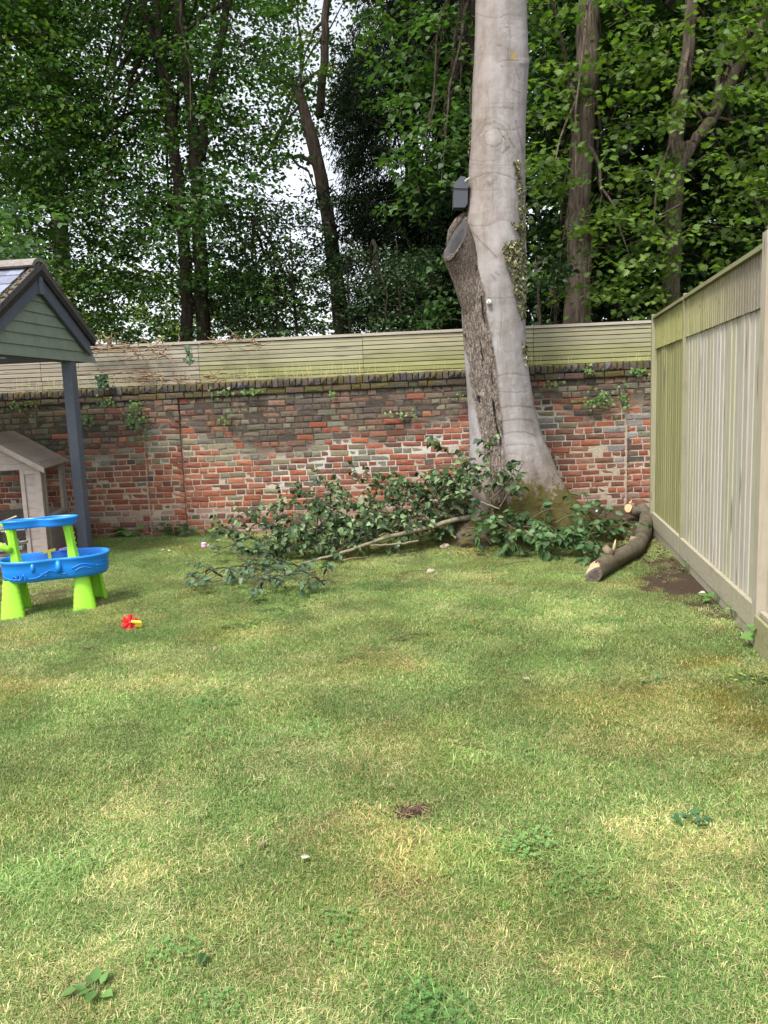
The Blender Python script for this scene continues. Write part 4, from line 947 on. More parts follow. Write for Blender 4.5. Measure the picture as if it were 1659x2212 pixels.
for sg in (1, -1):
    # barge board: slanting plank, then the verge capping above it
    top = np.array([.055, S0, APZ]); end = np.array([.055, S0+sg*E_H, APZ-SL*E_H])
    dn = np.array([0, 0, -.165]);
    a0 = np.array([.03, S0+sg*.002, APZ-.02]); a1 = np.array([.03, S0+sg*.90, APZ-.02-SL*.90])
    m = MB(); q = [a0, a1, a1+dn*1.1, a0+dn*1.15]; q2 = [p+np.array([.028, 0, 0]) for p in q]
    m.add(q+q2, [(0,1,2,3),(7,6,5,4),(0,4,5,1),(1,5,6,2),(2,6,7,3),(3,7,4,0)], (1,1,1)); m.build('barge_board', MAT['paint_grey'], sh)
    nrm = np.array([0, sg*math.sin(pitch), math.cos(pitch)])
    m = MB(); q = [np.array([.095, S0, APZ+.0]), np.array([.095, S0+sg*E_H, APZ-SL*E_H])]
    q4 = [q[0], q[1], q[1]+nrm*.05, q[0]+nrm*.05+np.array([0, 0, .012])]; q5 = [p-np.array([.055, 0, 0]) for p in q4]
    m.add(q5+q4, [(0,1,2,3),(7,6,5,4),(0,4,5,1),(1,5,6,2),(2,6,7,3),(3,7,4,0)], (.115,.105,.105)); m.build('verge_strip', MAT['stone'], sh)
    m = MB(); q4 = [q[0]-nrm*.05-np.array([.005,0,0]), q[1]-nrm*.05-np.array([.005,0,0]), q[1]-nrm*.003-np.array([.005,0,0]), q[0]-nrm*.003-np.array([.005,0,0])]; q5 = [p-np.array([.05, 0, 0]) for p in q4]
    m.add(q5+q4, [(0,1,2,3),(7,6,5,4),(0,4,5,1),(1,5,6,2),(2,6,7,3),(3,7,4,0)], (.05,.045,.045)); m.build('batten', MAT['stone'], sh)
    # roof deck and slates
    m = MB(); d0 = np.array([.03, S0, APZ+.0]); d1 = np.array([.03, S0+sg*E_H, APZ-SL*E_H]); dx = np.array([-2.5, 0, 0])
    v = [d0, d1, d1+dx, d0+dx]; m.add(v+[p+nrm*.025 for p in v], [(0,1,2,3),(7,6,5,4),(0,4,5,1),(1,5,6,2),(2,6,7,3),(3,7,4,0)], (.22,.2,.17)); m.build('roof_deck', MAT['grey_wash'], sh)
    slope = np.array([0, sg*math.cos(pitch), -math.sin(pitch)]); Ls = E_H/math.cos(pitch); nr = 6
    sm_ = MB(); w_, h_ = .30, Ls/nr*1.15
    v = [(0,0,0),(w_-.006,0,0),(w_-.006,h_,0),(0,h_,0)]; sm_.add([tuple(p) for p in v]+[(p[0], p[1], .009) for p in v], [(3,2,1,0),(4,5,6,7),(0,1,5,4),(1,2,6,5),(2,3,7,6),(3,0,4,7)]); sme = sm_.mesh('slate', MAT['slate'])
    Mx = Matrix(((-1, 0, 0), (0, slope[1], nrm[1]), (0, slope[2], nrm[2])))
    if Mx.determinant() < 0: Mx = Matrix(((1, 0, 0), (0, slope[1], nrm[1]), (0, slope[2], nrm[2])))
    for r_ in range(nr):
        for c_ in range(8):
            xoff = .05+c_*.30+(0 if r_ % 2 else -.15); 
            if c_ == 0 and not r_ % 2: xoff = .05
            p = np.array([.03-xoff, S0, APZ])+slope*(r_*Ls/nr)+nrm*(.030+.004)
            p = p+ (np.array([-.3, 0, 0]) if Mx[0][0] > 0 else 0)
            Mr = Mx.to_4x4() @ Matrix.Rotation(R(2.4), 4, 'X'); s = obj('slate', sme, sh, color=tuple(np.array([1, 1, 1.04])*random.uniform(.8, 1.2)))
            s.matrix_local = Matrix.Translation(Vector(p)) @ Mr
    # moss along the verge
    mm = MB()
    for k in range(70):
        f = random.random(); p = q[0]*(1-f)+q[1]*f+nrm*.055+np.array([random.uniform(-.06, .0), 0, random.uniform(-.003, .01)]); r0 = random.uniform(.006, .016)
        mm.tube([p-nrm*.01, p+nrm*r0*.6, p+nrm*r0], [r0, r0*.9, r0*.25], 6, random.choice([(.11,.085,.03),(.075,.06,.025),(.14,.10,.035)]))
    mm.build('moss', MAT['stone'], sh, kind='stuff')
m = MB(); rings = []
for x in np.linspace(.085, -2.4, 9):
    rings.append([np.array([x, S0+.155*math.sin(a)*1.05, APZ-.045+.155*math.cos(a)*.95]) for a in np.linspace(-1.15, 1.15, 13)]+[np.array([x, S0+.12*math.sin(a)*1.05, APZ-.045+.12*math.cos(a)*.95]) for a in np.linspace(1.15, -1.15, 13)])
m.loft(rings, cap0=True, cap1=True, col=(.26,.235,.215)); m.build('ridge_tile', MAT['stone'], sh)
m = MB(); m.box((.05, S0-.035, APZ-.245), (.075, S0+.035, APZ-.03), (1.25,1.25,1.25)); m.build('king_block', MAT['paint_grey'], sh)

# ------------------------------------------------------------------ play house
PO = np.array([-3.60, 8.10, float(zg(-3.6, 8.1))]); pa = R(10.4)
ph = thing('play_house', 'small grey washed wooden play house with pitched roof, under the summerhouse by the wall', 'play house', PO, pa)
# local: x to the right along the front (negative = left), y back, z up ; front right corner is the origin
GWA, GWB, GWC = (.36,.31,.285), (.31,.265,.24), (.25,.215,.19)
D_, W_, EZ, RZ_ = 1.12, 1.06, .965, 1.305
def gb(lo, hi, name, col, par=ph, mat='grey_wash'): m = MB(); m.box(lo, hi, col); return m.build(name, MAT[mat], par)
gb((-.062,-.002,0), (0,.0,EZ), 'corner_post', GWA); 
gb((-.055,-.018,0), (.0,.03,EZ), 'corner_post', GWA); gb((-.205,-.014,0), (-.165,.02,EZ), 'door_frame', GWA)
for k in range(11):
    z = .06+k*.082; gb((-.164,.0,z), (-.056,.012,min(z+.080, EZ-.03)), 'wall_board', tuple(np.array(GWA)*random.uniform(.93, 1.05)))
gb((-.164,-.010,.0), (-.056,.014,.058), 'rail', GWA); gb((-.164,-.012,EZ-.05), (-.056,.014,EZ), 'rail', GWA)
gb((-W_,-.016,EZ+.002), (.0,.018,EZ+.062), 'lintel', GWA)
gb((-W_,-.016,.0), (-.206,.02,.05), 'threshold', GWB)
for k in range(4):                                    # boards of the front gable
    z0 = EZ+.064+k*.082; z1 = z0+.08; h0 = (RZ_-z0)/(RZ_-EZ-.02)*W_/2; h1 = max((RZ_-z1)/(RZ_-EZ-.02)*W_/2, .01)
    m = MB(); c = -W_/2; v = [(c-h0,-.004,z0),(c+h0,-.004,z0),(c+h1,-.004,z1),(c-h1,-.004,z1)]; m.add(v+[(p[0], p[1]+.016, p[2]) for p in v], [(0,1,2,3),(7,6,5,4),(0,4,5,1),(1,5,6,2),(2,6,7,3),(3,7,4,0)], GWA); m.build('gable_board', MAT['grey_wash'], ph)
wf = MB(); wx0, wx1, wz0, wz1 = -.63, -.405, EZ+.075, EZ+.185
for lo, hi in (((wx0,-.02,wz0),(wx1,-.006,wz0+.025)), ((wx0,-.02,wz1-.025),(wx1,-.006,wz1)), ((wx0,-.02,wz0+.025),(wx0+.025,-.006,wz1-.025)), ((wx1-.03,-.02,wz0+.025),(wx1,-.006,wz1-.025))): wf.box(lo, hi, GWA)
w_o = wf.build('window', MAT['grey_wash'], ph); gb((wx0+.02,-.010,wz0+.02), (wx1-.025,-.006,wz1-.02), 'pane', (.03,.035,.05), w_o, 'plain')
# right side: corner boards, open window, boards below the sill
for k in range(11):
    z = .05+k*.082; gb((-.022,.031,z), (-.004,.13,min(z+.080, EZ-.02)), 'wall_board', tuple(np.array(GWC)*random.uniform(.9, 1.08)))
gb((-.03,.131,0), (.004,.19,EZ), 'window_frame', GWB); gb((-.03,D_-.20,0), (.004,D_-.155,EZ+.0), 'window_frame', GWB); gb((-.03,D_-.06,0), (.004,D_,EZ), 'corner_post', GWB)
gb((-.018,D_-.154,.42), (-.01,D_-.061,.83), 'pane', (.30,.33,.38), ph, 'plain'); gb((-.022,D_-.154,.83), (-.0,D_-.061,EZ), 'wall_board', GWB)
gb((-.05,.191,.40), (.03,D_-.061,.435), 'window_sill', GWB)
for k in range(4):
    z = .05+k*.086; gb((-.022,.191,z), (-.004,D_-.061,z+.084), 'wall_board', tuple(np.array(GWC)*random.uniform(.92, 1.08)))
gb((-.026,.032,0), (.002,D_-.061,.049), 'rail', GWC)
# back wall with its own window, left wall
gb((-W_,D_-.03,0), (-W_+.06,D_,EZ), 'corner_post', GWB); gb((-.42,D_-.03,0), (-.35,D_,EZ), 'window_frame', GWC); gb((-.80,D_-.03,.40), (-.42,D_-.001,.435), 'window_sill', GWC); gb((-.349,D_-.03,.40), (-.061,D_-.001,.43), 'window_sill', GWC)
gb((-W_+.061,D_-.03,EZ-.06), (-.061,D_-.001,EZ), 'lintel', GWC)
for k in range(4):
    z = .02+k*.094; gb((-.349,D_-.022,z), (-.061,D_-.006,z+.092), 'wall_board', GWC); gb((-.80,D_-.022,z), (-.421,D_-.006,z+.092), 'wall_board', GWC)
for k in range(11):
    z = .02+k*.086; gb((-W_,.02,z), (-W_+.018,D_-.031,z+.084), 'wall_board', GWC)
gb((-W_+.02,.021,.0), (-.031,D_-.031,.02), 'floor', GWC); gb((-.70,-.055,.335), (-.20,-.017,.37), 'counter', GWA); gb((-.70,.021,.335), (-.21,.12,.37), 'counter', GWA)
# roof
oh = .07; run = W_/2+.055; fall = (RZ_-EZ)/(W_/2)
for sg in (1, -1):
    n_ = 7; cxr = -W_/2
    for k in range(n_):
        a = k/n_; b = (k+1)/n_-.004
        p = lambda f: (cxr+sg*run*f, RZ_+.035-fall*run*f)
        (xa, za), (xb, zb_) = p(a), p(b); lift = .0025*(k % 2)
        m = MB(); v = [(xa,-oh,za+lift),(xb,-oh,zb_+lift),(xb,D_+oh,zb_+lift),(xa,D_+oh,za+lift)]; m.add(v+[(q[0], q[1], q[2]+.014) for q in v], [(0,3,2,1),(4,5,6,7),(0,1,5,4),(1,2,6,5),(2,3,7,6),(3,0,4,7)], tuple(np.array([.30,.245,.205])*random.uniform(.88, 1.1))); m.build('roof_plank', MAT['grey_wash'], ph)
    m = MB(); x0, z0 = cxr, RZ_+.03; x1, z1 = cxr+sg*run, RZ_+.03-fall*run
    v = [(x0,-oh-.016,z0-.035),(x1,-oh-.016,z1-.035),(x1,-oh-.016,z1+.022),(x0,-oh-.016,z0+.022)]; m.add(v+[(q[0], q[1]+.014, q[2]) for q in v], [(0,1,2,3),(7,6,5,4),(0,4,5,1),(1,5,6,2),(2,6,7,3),(3,7,4,0)], GWA); m.build('barge_board', MAT['grey_wash'], ph)
gb((-W_-.05,-.30,-.02), (.06,-.03,.012), 'deck_board', GWB)

# ------------------------------------------------------------------ picnic bench and toy poking in at the left edge
bn = at(30, 1200, 7.1); BO = np.array([bn[0], 7.1, 0])
pb_ = thing('picnic_bench', 'grey timber picnic bench end cut off by the left edge, behind the blue water table', 'bench', BO)
def bpx(x, y, Y=7.1): return at(x, y, Y)-BO
m = MB(); m.bar(bpx(4,1150), bpx(47,1216), .03, .052, (0,1,0), (.17,.155,.15)); m.build('leg', MAT['grey_wash'], pb_)
m = MB(); m.bar(bpx(-70,1150), bpx(-110,1216), .03, .052, (0,1,0), (.17,.155,.15)); m.build('leg', MAT['grey_wash'], pb_)
m = MB(); m.bar(bpx(-110,1166,7.1), bpx(22,1142,7.0), .09, .02, (0,0,1), (.38,.35,.33)); m.build('table_top', MAT['grey_wash'], pb_)
m = MB(); m.bar(bpx(-90,1196,7.25), bpx(50,1183,7.25), .03, .05, (0,1,0), (.28,.26,.24)); m.build('seat_rail', MAT['grey_wash'], pb_)
m = MB(); m.bar(bpx(-90,1190,7.45), bpx(54,1172,7.45), .14, .025, (0,0,1), (.35,.33,.31)); m.build('seat', MAT['grey_wash'], pb_)
ty = thing('ride_on_toy', 'white and lime green plastic toy half hidden behind the picnic bench', 'toy', at(25, 1180, 7.3))
to = np.array(ty.location)
def tq(x, y, Y=7.32): return at(x, y, Y)-to
m = MB(); m.loft([[tq(17+12*math.cos(a)*s, 1154+17*math.sin(a)*s, 7.3+d) for a in np.linspace(0, 2*math.pi, 16, endpoint=False)] for s, d in ((.5,-.04),(.95,-.02),(1,.02),(.9,.05),(.4,.06))], cap0=True, cap1=True, col=(.75,.74,.70)); m.build('body', MAT['plain'], ty, True)
m = MB(); m.bar(tq(3,1132), tq(22,1130), .05, .035, (0,0,1), (1,1,1)); m.build('handle', MAT['lime'], ty)
m = MB(); m.bar(tq(5,1146), tq(24,1140,7.25), .03, .03, (0,0,1), (1,1,1)); m.build('trim', MAT['lime'], ty)
m = MB(); m.tube([tq(24,1166), tq(30,1172), tq(38,1170)], [.035,.045,.035], 12, (.8,.8,.75)); m.build('wheel', MAT['plain'], ty, True)
m = MB(); m.tube([tq(24,1172), tq(30,1178), tq(38,1175)], [.025,.035,.025], 12, (1,1,1)); m.build('bumper', MAT['lime'], ty, True)
m = MB(); m.tube([tq(19,1149,7.25), tq(19,1149,7.235)], [.012,.008], 10, (.015,.015,.015)); m.tube([tq(23,1162,7.26), tq(23,1162,7.24)], [.02,.015], 10, (.45,.25,.12)); m.build('eye', MAT['plain'], ty)
st = MB(); st.tube([at(-6, 1131, 7.0), at(36, 1115, 7.0)], [.008, .008], 8, (.62,.55,.45)); tag(st.build('wooden_stick', MAT['plain'], None), 'pale wooden stick slanting up at the left edge above the toy', 'stick')

# ------------------------------------------------------------------ water table
WL = at(-3, 1226, 5.66); WR_ = at(239, 1199, 6.0)
WTC = np.array([(-2.887-2.178)/2-.05, 5.93, 0]); wta = math.atan2(.345, .71)*.85
LX, WY = .49, .22
wt = thing('water_table', 'blue plastic water play table on lime green legs, with a raised blue tray', 'water table', (*WTC[:2], float(zg(*WTC[:2]))), wta); wt.scale = (.82, .98, 1)
RIMZ = .425
def outline(k, s=1.0, n=72, pinch=.16):
    pts = []
    for a in np.linspace(0, 2*math.pi, n, endpoint=False):
        ca, sa = math.cos(a), math.sin(a); e = 2.6
        x = LX*s*(abs(ca)**(2/e))*(1 if ca > 0 else -1); y = WY*k*(abs(sa)**(2/e))*(1 if sa > 0 else -1)
        y *= 1-pinch*math.exp(-(x/.13)**2); pts.append((x, y))
    return pts
def ring(k, s, z, n=72, pinch=.16): return [(x, y, z) for x, y in outline(k, s, n, pinch)]
m = MB()
m.loft([ring(.78,.86,.262), ring(.88,.91,.268), ring(.95,.955,.295), ring(.965,.965,.36), ring(.975,.97,.405), ring(1.0,.99,.412), ring(1.01,1.0,.422), ring(1.0,.995,.432), ring(.96,.975,.434), ring(.93,.955,.425), ring(.90,.94,.40), ring(.84,.90,.335), ring(.75,.84,.322)], cap0=True, cap1=True)
basin = m.build('basin', MAT['blue'], wt, True)
dirt = MB(); dirt.box((-.10,.115,.34), (.12,.128,.40), (.06,.07,.09)); 
dm = MB()
for k in range(26):
    a = random.uniform(0, 6.28); p = Vector((.30+random.gauss(0,.06), .05+random.gauss(0,.04), RIMZ-.055+random.uniform(0,.03))); d = Vector((math.cos(a), math.sin(a), random.uniform(-.2,.6)))*random.uniform(.015,.04)
    q = d.cross(Vector((0,0,1))).normalized()*.009; dm.add([p-d, p+q, p+d, p-q], [(0,1,2),(0,2,3)], random.choice([(.14,.08,.06),(.22,.15,.12),(.09,.05,.04)]))
tag(dm.build('dead_leaves', MAT['stone'], None, loc=(*WTC[:2], 0), rot=(0,0,wta), scale=(.82,.98,1), kind='stuff'), 'brown dead leaves lying in the right end of the blue water table', 'leaves')
def side_pt(f, z, off=.004):
    """point on the front side of the basin; f from -1 (left) to 1 (right)"""
    x = LX*.962*f; e = 2.6; y = -WY*.965*(max(0, 1-abs(f)**e))**(1/e)*(1-.16*math.exp(-(x/.13)**2)); y2 = -WY*.965*(max(0, 1-abs(f+.01)**e))**(1/e)*(1-.16*math.exp(-((x+.005)/.13)**2))
    n_ = Vector((y2-y, -.01*LX, 0)).normalized(); return Vector((x, y, z))+n_*off
rel = MB()
def wave(fs, zs): rel.tube([side_pt(f, z) for f, z in zip(fs, zs)], .0042, 6)
wave(np.linspace(-.97,-.62,10), [.325,.315,.308,.303,.30,.298,.297,.296,.296,.298]); wave(np.linspace(-.5,.18,22), [.30+.045*math.exp(-((x+.12)/.16)**2)+.012*max(0, (x-.05)*6) for x in np.linspace(-.5,.18,22)])
wave(np.linspace(.28,.70,14), [.345+.028*math.sin(math.pi*k/13)+.0 for k in range(14)]); wave(np.linspace(.33,.66,12), [.325+.022*math.sin(math.pi*k/11) for k in range(12)]); wave(np.linspace(.74,.95,9), [.348,.345,.342,.342,.343,.347,.352,.357,.36])
for f0, h in ((-.76,.03),(-.68,.05),(-.60,.036)):
    wave([f0-.04,f0-.03,f0,f0+.03,f0+.04,f0+.02], [.30,.312,.30+h,.312,.30,.297])
for f0, z0, r0 in ((-.27,.322,.008),(-.20,.312,.006),(-.17,.335,.004)):
    wave([f0+r0/LX*math.cos(a) for a in np.linspace(0, 6.3, 10)], [z0+r0*math.sin(a) for a in np.linspace(0, 6.3, 10)])
for dx in (.82, .87, .91):
    wave([dx, dx+.02], [.365, .385])
rel.build('wave_relief', MAT['blue'], basin, True)
sp = MB(); c_ = side_pt(0.0, .36, 0); sp.tube([c_+Vector((.02,.012,.05)), c_+Vector((.02,-.002,.0)), c_+Vector((.02,-.006,-.035))], [.026,.028,.022], 14); sp.build('spout', MAT['blue'], basin, True)
sp = MB(); c_ = side_pt(-.42, .37, 0); sp.tube([c_+Vector((0,.012,.04)), c_+Vector((0,.004,.0)), c_+Vector((0,.006,-.03))], [.02,.021,.008], 12); sp.build('notch', MAT['blue'], basin, True)
# legs: four flared shells with moulded bands, open towards the middle
def leg(x, y, ang, name='leg'):
    m = MB(); nb = 7; rings_o = []
    H = .29
    for k in range(nb*3+1):
        t = k/(nb*3); z = H*(1-t); w = .064+.042*t; d = .025+.05*t; st_ = .0016*(1 if k % 3 == 0 else -.4)
        rr = []
        for a in np.linspace(-math.pi/2-.45, math.pi/2+.45, 15):
            rr.append((math.sin(a)*(w+st_), -(abs(math.cos(a))**.55*np.sign(math.cos(a)))*.05-d+.06-.02*0, z))
        inn = [(p[0]*.88, p[1]*.88+.006, z) for p in reversed(rr)]
        if k == 0:
            pass
        rings_o.append(rr+inn)
    m.loft(rings_o, cap0=True, cap1=True); 
    o = m.build(name, MAT['lime'], wt, False, loc=(x, y, -.005), rot=(0, 0, ang)); return o
leg(.215,-.125,.06); leg(-.405,-.105,-.10); leg(.335,.165,math.pi-.35); leg(-.36,.14,math.pi+.2)
# two towers and the tray
def tower(x, lean, arm):
    m = MB(); rings = []
    for t in np.linspace(0, 1, 14):
        z = .33+t*.34; w = .062-.018*smooth(0, .5, t)+.004*smooth(.7, 1, t); cx = x-lean*t; rings.append([(cx+w*math.cos(a)*1.0, .02+w*.85*math.sin(a), z) for a in np.linspace(math.pi/8, 2*math.pi+math.pi/8, 8, endpoint=False)])
    m.loft(rings, cap0=True, cap1=True); o = m.build('tower', MAT['lime'], wt)
    f_ = MB(); f_.loft([[(x+r_*math.cos(a), .02+r_*.72*math.sin(a), z) for a in np.linspace(0, 2*math.pi, 24, endpoint=False)] for r_, z in ((.092,.322),(.094,.334),(.088,.342),(.06,.346))], cap1=True); f_.build('flange', MAT['lime'], o, True)
    if arm:
        h = MB(); cx = x-lean*.55; h.tube([(cx-.02,.0,.50), (cx-.06,-.01,.515), (cx-.10,-.015,.54), (cx-.112,-.015,.565)], [.028,.027,.024,.012], 10); h.build('hook_arm', MAT['lime'], o, True)
    else:
        d_ = MB()
        for k in range(6): d_.tube([(x-lean*(.15+k*.12)+.042,.02,.38+k*.042), (x-lean*(.15+k*.12)+.05,.02,.38+k*.042)], [.009,.006], 8)
        d_.build('studs', MAT['lime'], o)
tower(-.335, .03, True); tower(.165, .038, False)
def tray_ring(k, z, n=64, grow=0.0):
    rr = []
    for a in np.linspace(0, 2*math.pi, n, endpoint=False):
        ca, sa = math.cos(a), math.sin(a); x = .335*math.copysign(abs(ca)**.9, ca); w = (.088 if x < 0 else .115)*(1-.42*math.exp(-((x+.02)/.10)**2)); rr.append((-.105+x*k+(.0), .02+w*math.copysign(abs(sa)**.85, sa)*k, z))
    return rr
m = MB(); m.loft([tray_ring(.86,.662), tray_ring(.93,.664), tray_ring(.95,.675), tray_ring(.97,.708), tray_ring(1.0,.712), tray_ring(1.01,.72), tray_ring(1.0,.727), tray_ring(.965,.727), tray_ring(.94,.715), tray_ring(.92,.70), tray_ring(.8,.697)], cap0=True, cap1=True); tr_o = m.build('tray', MAT['blue'], wt, True)
m = MB()
m.tube([(.11+.055*(1-k/40)*math.cos(k*.4), .02+.05*(1-k/40)*math.sin(k*.4), .700) for k in range(30)], .005, 6); m.build('swirl_relief', MAT['blue'], tr_o, True)
m = MB(); m.bar((-.115,.135,.435), (.0,.150,.452), .035, .014, (0,0,1), (.75,.60,.05)); m.bar((-.06,.125,.448), (-.055,.120,.385), .03, .012, (0,1,0), (.75,.60,.05)); m.build('yellow_gate', MAT['plain'], wt, label='yellow plastic T shaped gate hooked on the rim')
m = MB(); m.bar((.03,.16,.442), (.14,.165,.455), .035, .014, (0,0,1), (.50,.26,.62)); m.bar((.12,.15,.45), (.115,.14,.395), .035, .014, (0,1,0), (.50,.26,.62)); m.build('purple_gate', MAT['plain'], wt, label='purple plastic gate hooked on the rim')

# ------------------------------------------------------------------ the sawn log by the fence
def gz(px, py, lift):
    """spot of the lawn (with its slope) seen there, lifted by that much"""
    d = ray(px, py); t0, t1 = .5, 30.0
    f = lambda t: (C0+d*t)[2]-float(zg((C0+d*t)[0], (C0+d*t)[1]))-lift
    ts = np.linspace(.8, 13, 90); prev = ts[0]
    for t in ts[1:]:
        if f(t) <= 0: break
        prev = t
    a, b = prev, t
    for _ in range(24):
        m = (a+b)/2; a, b = (m, b) if f(m) > 0 else (a, m)
    return C0+d*b
lp = [gz(1281,1238,.075), gz(1312,1218,.078), gz(1345,1200,.08), gz(1368,1187,.08), gz(1381,1172,.08), gz(1388,1156,.08), gz(1393,1138,.085), gz(1396,1122,.09), gz(1393,1107,.10), gz(1385,1096,.12)]
lg = thing('fallen_log', 'bent grey barked log with pale sawn ends lying on the lawn beside the board fence', 'log', (lp[3][0], lp[3][1], float(zg(lp[3][0], lp[3][1])))); lo = np.array(lg.location)
def catmull(P, n):
    P = [np.asarray(p, float) for p in P]; P = [2*P[0]-P[1]]+P+[2*P[-1]-P[-2]]; out = []
    for i in range(1, len(P)-2):
        for t in np.linspace(0, 1, n, endpoint=False):
            a, b, c, d = P[i-1:i+3]; out.append(.5*((2*b)+(-a+c)*t+(2*a-5*b+4*c-d)*t*t+(-a+3*b-3*c+d)*t**3))
    out.append(P[-2]); return out
def log_body():
    path = catmull(lp, 10); N = len(path); rings = []; cols = []
    for i, p in enumerate(path):
        t = i/(N-1); r = .076*(1-.05*t)+.010*math.exp(-((t-.58)/.05)**2)+.006*math.sin(t*21)*.4-.012*smooth(.75, 1, t)
        d = path[min(i+1, N-1)]-path[max(i-1, 0)]; d /= np.linalg.norm(d); x = np.cross(d, [0, 0, 1]); x /= np.linalg.norm(x); z = np.cross(x, d); ring = []; cr = []
        for a in np.linspace(0, 2*math.pi, 40, endpoint=False):
            rr = r*(1+.05*(fbm(math.cos(a)*2+4, math.sin(a)*2+t*9, 12, 3)-.5)*2); q = p+(x*math.cos(a)+z*math.sin(a))*rr; c = (.20,.17,.125) if random.random() > 0 else 0
            c = np.array([.118,.10,.072])*(.6+.8*fbm(a*1.6, t*26, 15, 4)); c = c*(1+.25*max(0, math.sin(a))*0)
            # slanting axe cut at the near end, pale wood showing
            n_c = d*(-.42)+z*.72-x*.50; n_c /= np.linalg.norm(n_c); pc = path[0]+d*.045+z*.030-x*.02
            s_ = (q-pc)@n_c
            if s_ > 0 and i < 14: q = q-n_c*s_*.92; c = np.array([.50,.37,.23])*random.uniform(.9, 1.08)
            if abs(((i/(N-1))-.68)) < .006: c = c*1.35
            ring.append(q-lo); cr.append(tuple(c))
        rings.append(ring); cols += cr
    m = MB(); n = 40; V = [p for r_ in rings for p in r_]; f = [(i*n+j, i*n+(j+1)%n, (i+1)*n+(j+1)%n, (i+1)*n+j) for i in range(N-1) for j in range(n)]
    m.add(V, f, cols); m.build('bark', MAT['log'], lg, True)
    c0 = sum(rings[0])/n; d0 = (path[0]-path[1]); d0 /= np.linalg.norm(d0); e = MB(); r1 = [c0+(p-c0)*.62+d0*.006*random.uniform(.2, 1.6) for p in rings[0]]
    e.loft([rings[0], [c0+(p-c0)*.97+d0*.004 for p in rings[0]], r1], col=(.13,.105,.09)); e.add([tuple(p) for p in r1]+[tuple(c0+d0*.004)], [(j, (j+1)%n, n) for j in range(n)], (.085,.07,.062)); e.build('sawn_end', MAT['stone'], lg, label='dark ragged sawn end')
    p_ = MB(); u_ = np.cross(d0, [0,0,1]); u_/= np.linalg.norm(u_)
    pk = path[3]-lo+np.array([0,0,.05]); 
    for k in range(9): q = pk+np.array([random.gauss(-.005,.012), random.gauss(-.02,.012), .022+random.gauss(0,.004)]); p_.tube([q, q+np.array([.012,.008,.004])], [.007,.004], 6, random.choice([(.10,.03,.02),(.16,.05,.035),(.06,.03,.025)]))
    p_.build('heart_rot', MAT['stone'], lg)
    # far end: broken, two pale stubs
    pe = path[-1]-lo; de = path[-1]-path[-4]; de /= np.linalg.norm(de)
    b1 = at(1362,1093,lp[-1][1]-.02)-lo; m = MB(); m.tube([path[-24]-lo, path[-14]-lo, at(1378,1108,lp[-2][1]-.02)-lo, at(1361,1099,lp[-2][1]-.03)-lo], [.05,.066,.060,.05], 18, (.12,.103,.076)); m.build('forked_end', MAT['log'], lg, True)
    f_ = MB(); c_ = at(1358,1098,lp[-2][1]-.06)-lo; nrm = np.array([-.55,-.62,.35]); nrm /= np.linalg.norm(nrm); e1 = np.cross(nrm, [0,0,1]); e1/= np.linalg.norm(e1); e2 = np.cross(e1, nrm)
    disc = [c_+(e1*math.cos(a)*.042+e2*math.sin(a)*.052)*random.uniform(.88, 1.08) for a in np.linspace(0, 2*math.pi, 16, endpoint=False)]
    f_.add([tuple(p+nrm*.012) for p in disc]+[tuple(p-nrm*.03) for p in disc], [tuple(range(16))]+[(i, (i+1)%16, 16+(i+1)%16, 16+i) for i in range(16)], (.50,.33,.17)); f_.tube([c_+e2*.06, c_+e2*.09-e1*.02], [.012,.004], 6, (.7,.48,.2)); f_.build('pale_cut', MAT['plain'], lg, label='fresh orange pale cut face')
    s_ = MB(); a0 = at(1388,1104,lp[-1][1])-lo; s_.tube([a0, at(1378,1086,lp[-1][1]+.05)-lo], [.055,.045], 10, (.42,.34,.27)); s_.build('broken_end', MAT['bark_dead'], lg)
    # side stubs and splinter
    for nm, A, B, r0, r1, c in (('side_stub', (1318,1198), (1306,1181), .045, .026, (.22,.17,.13)), ('splinter', (1324,1194), (1330,1165), .020, .003, (.52,.38,.24)), ('knot', (1390,1172), (1404,1182), .045, .030, (.14,.11,.085)), ('side_stub', (1374,1170), (1361,1164), .045, .03, (.27,.215,.155))):
        Yk = np.interp(A[0], [1281,1312,1345,1368,1388], [lp[0][1],lp[1][1],lp[2][1],lp[3][1],lp[5][1]]); m = MB(); m.tube([at(*A, Yk)-lo, (at(*A, Yk)+at(*B, Yk))/2-lo, at(*B, Yk)-lo], [r0, (r0+r1)/2*1.05, r1], 12, c); m.build(nm, MAT['log'], lg, True)
log_body()

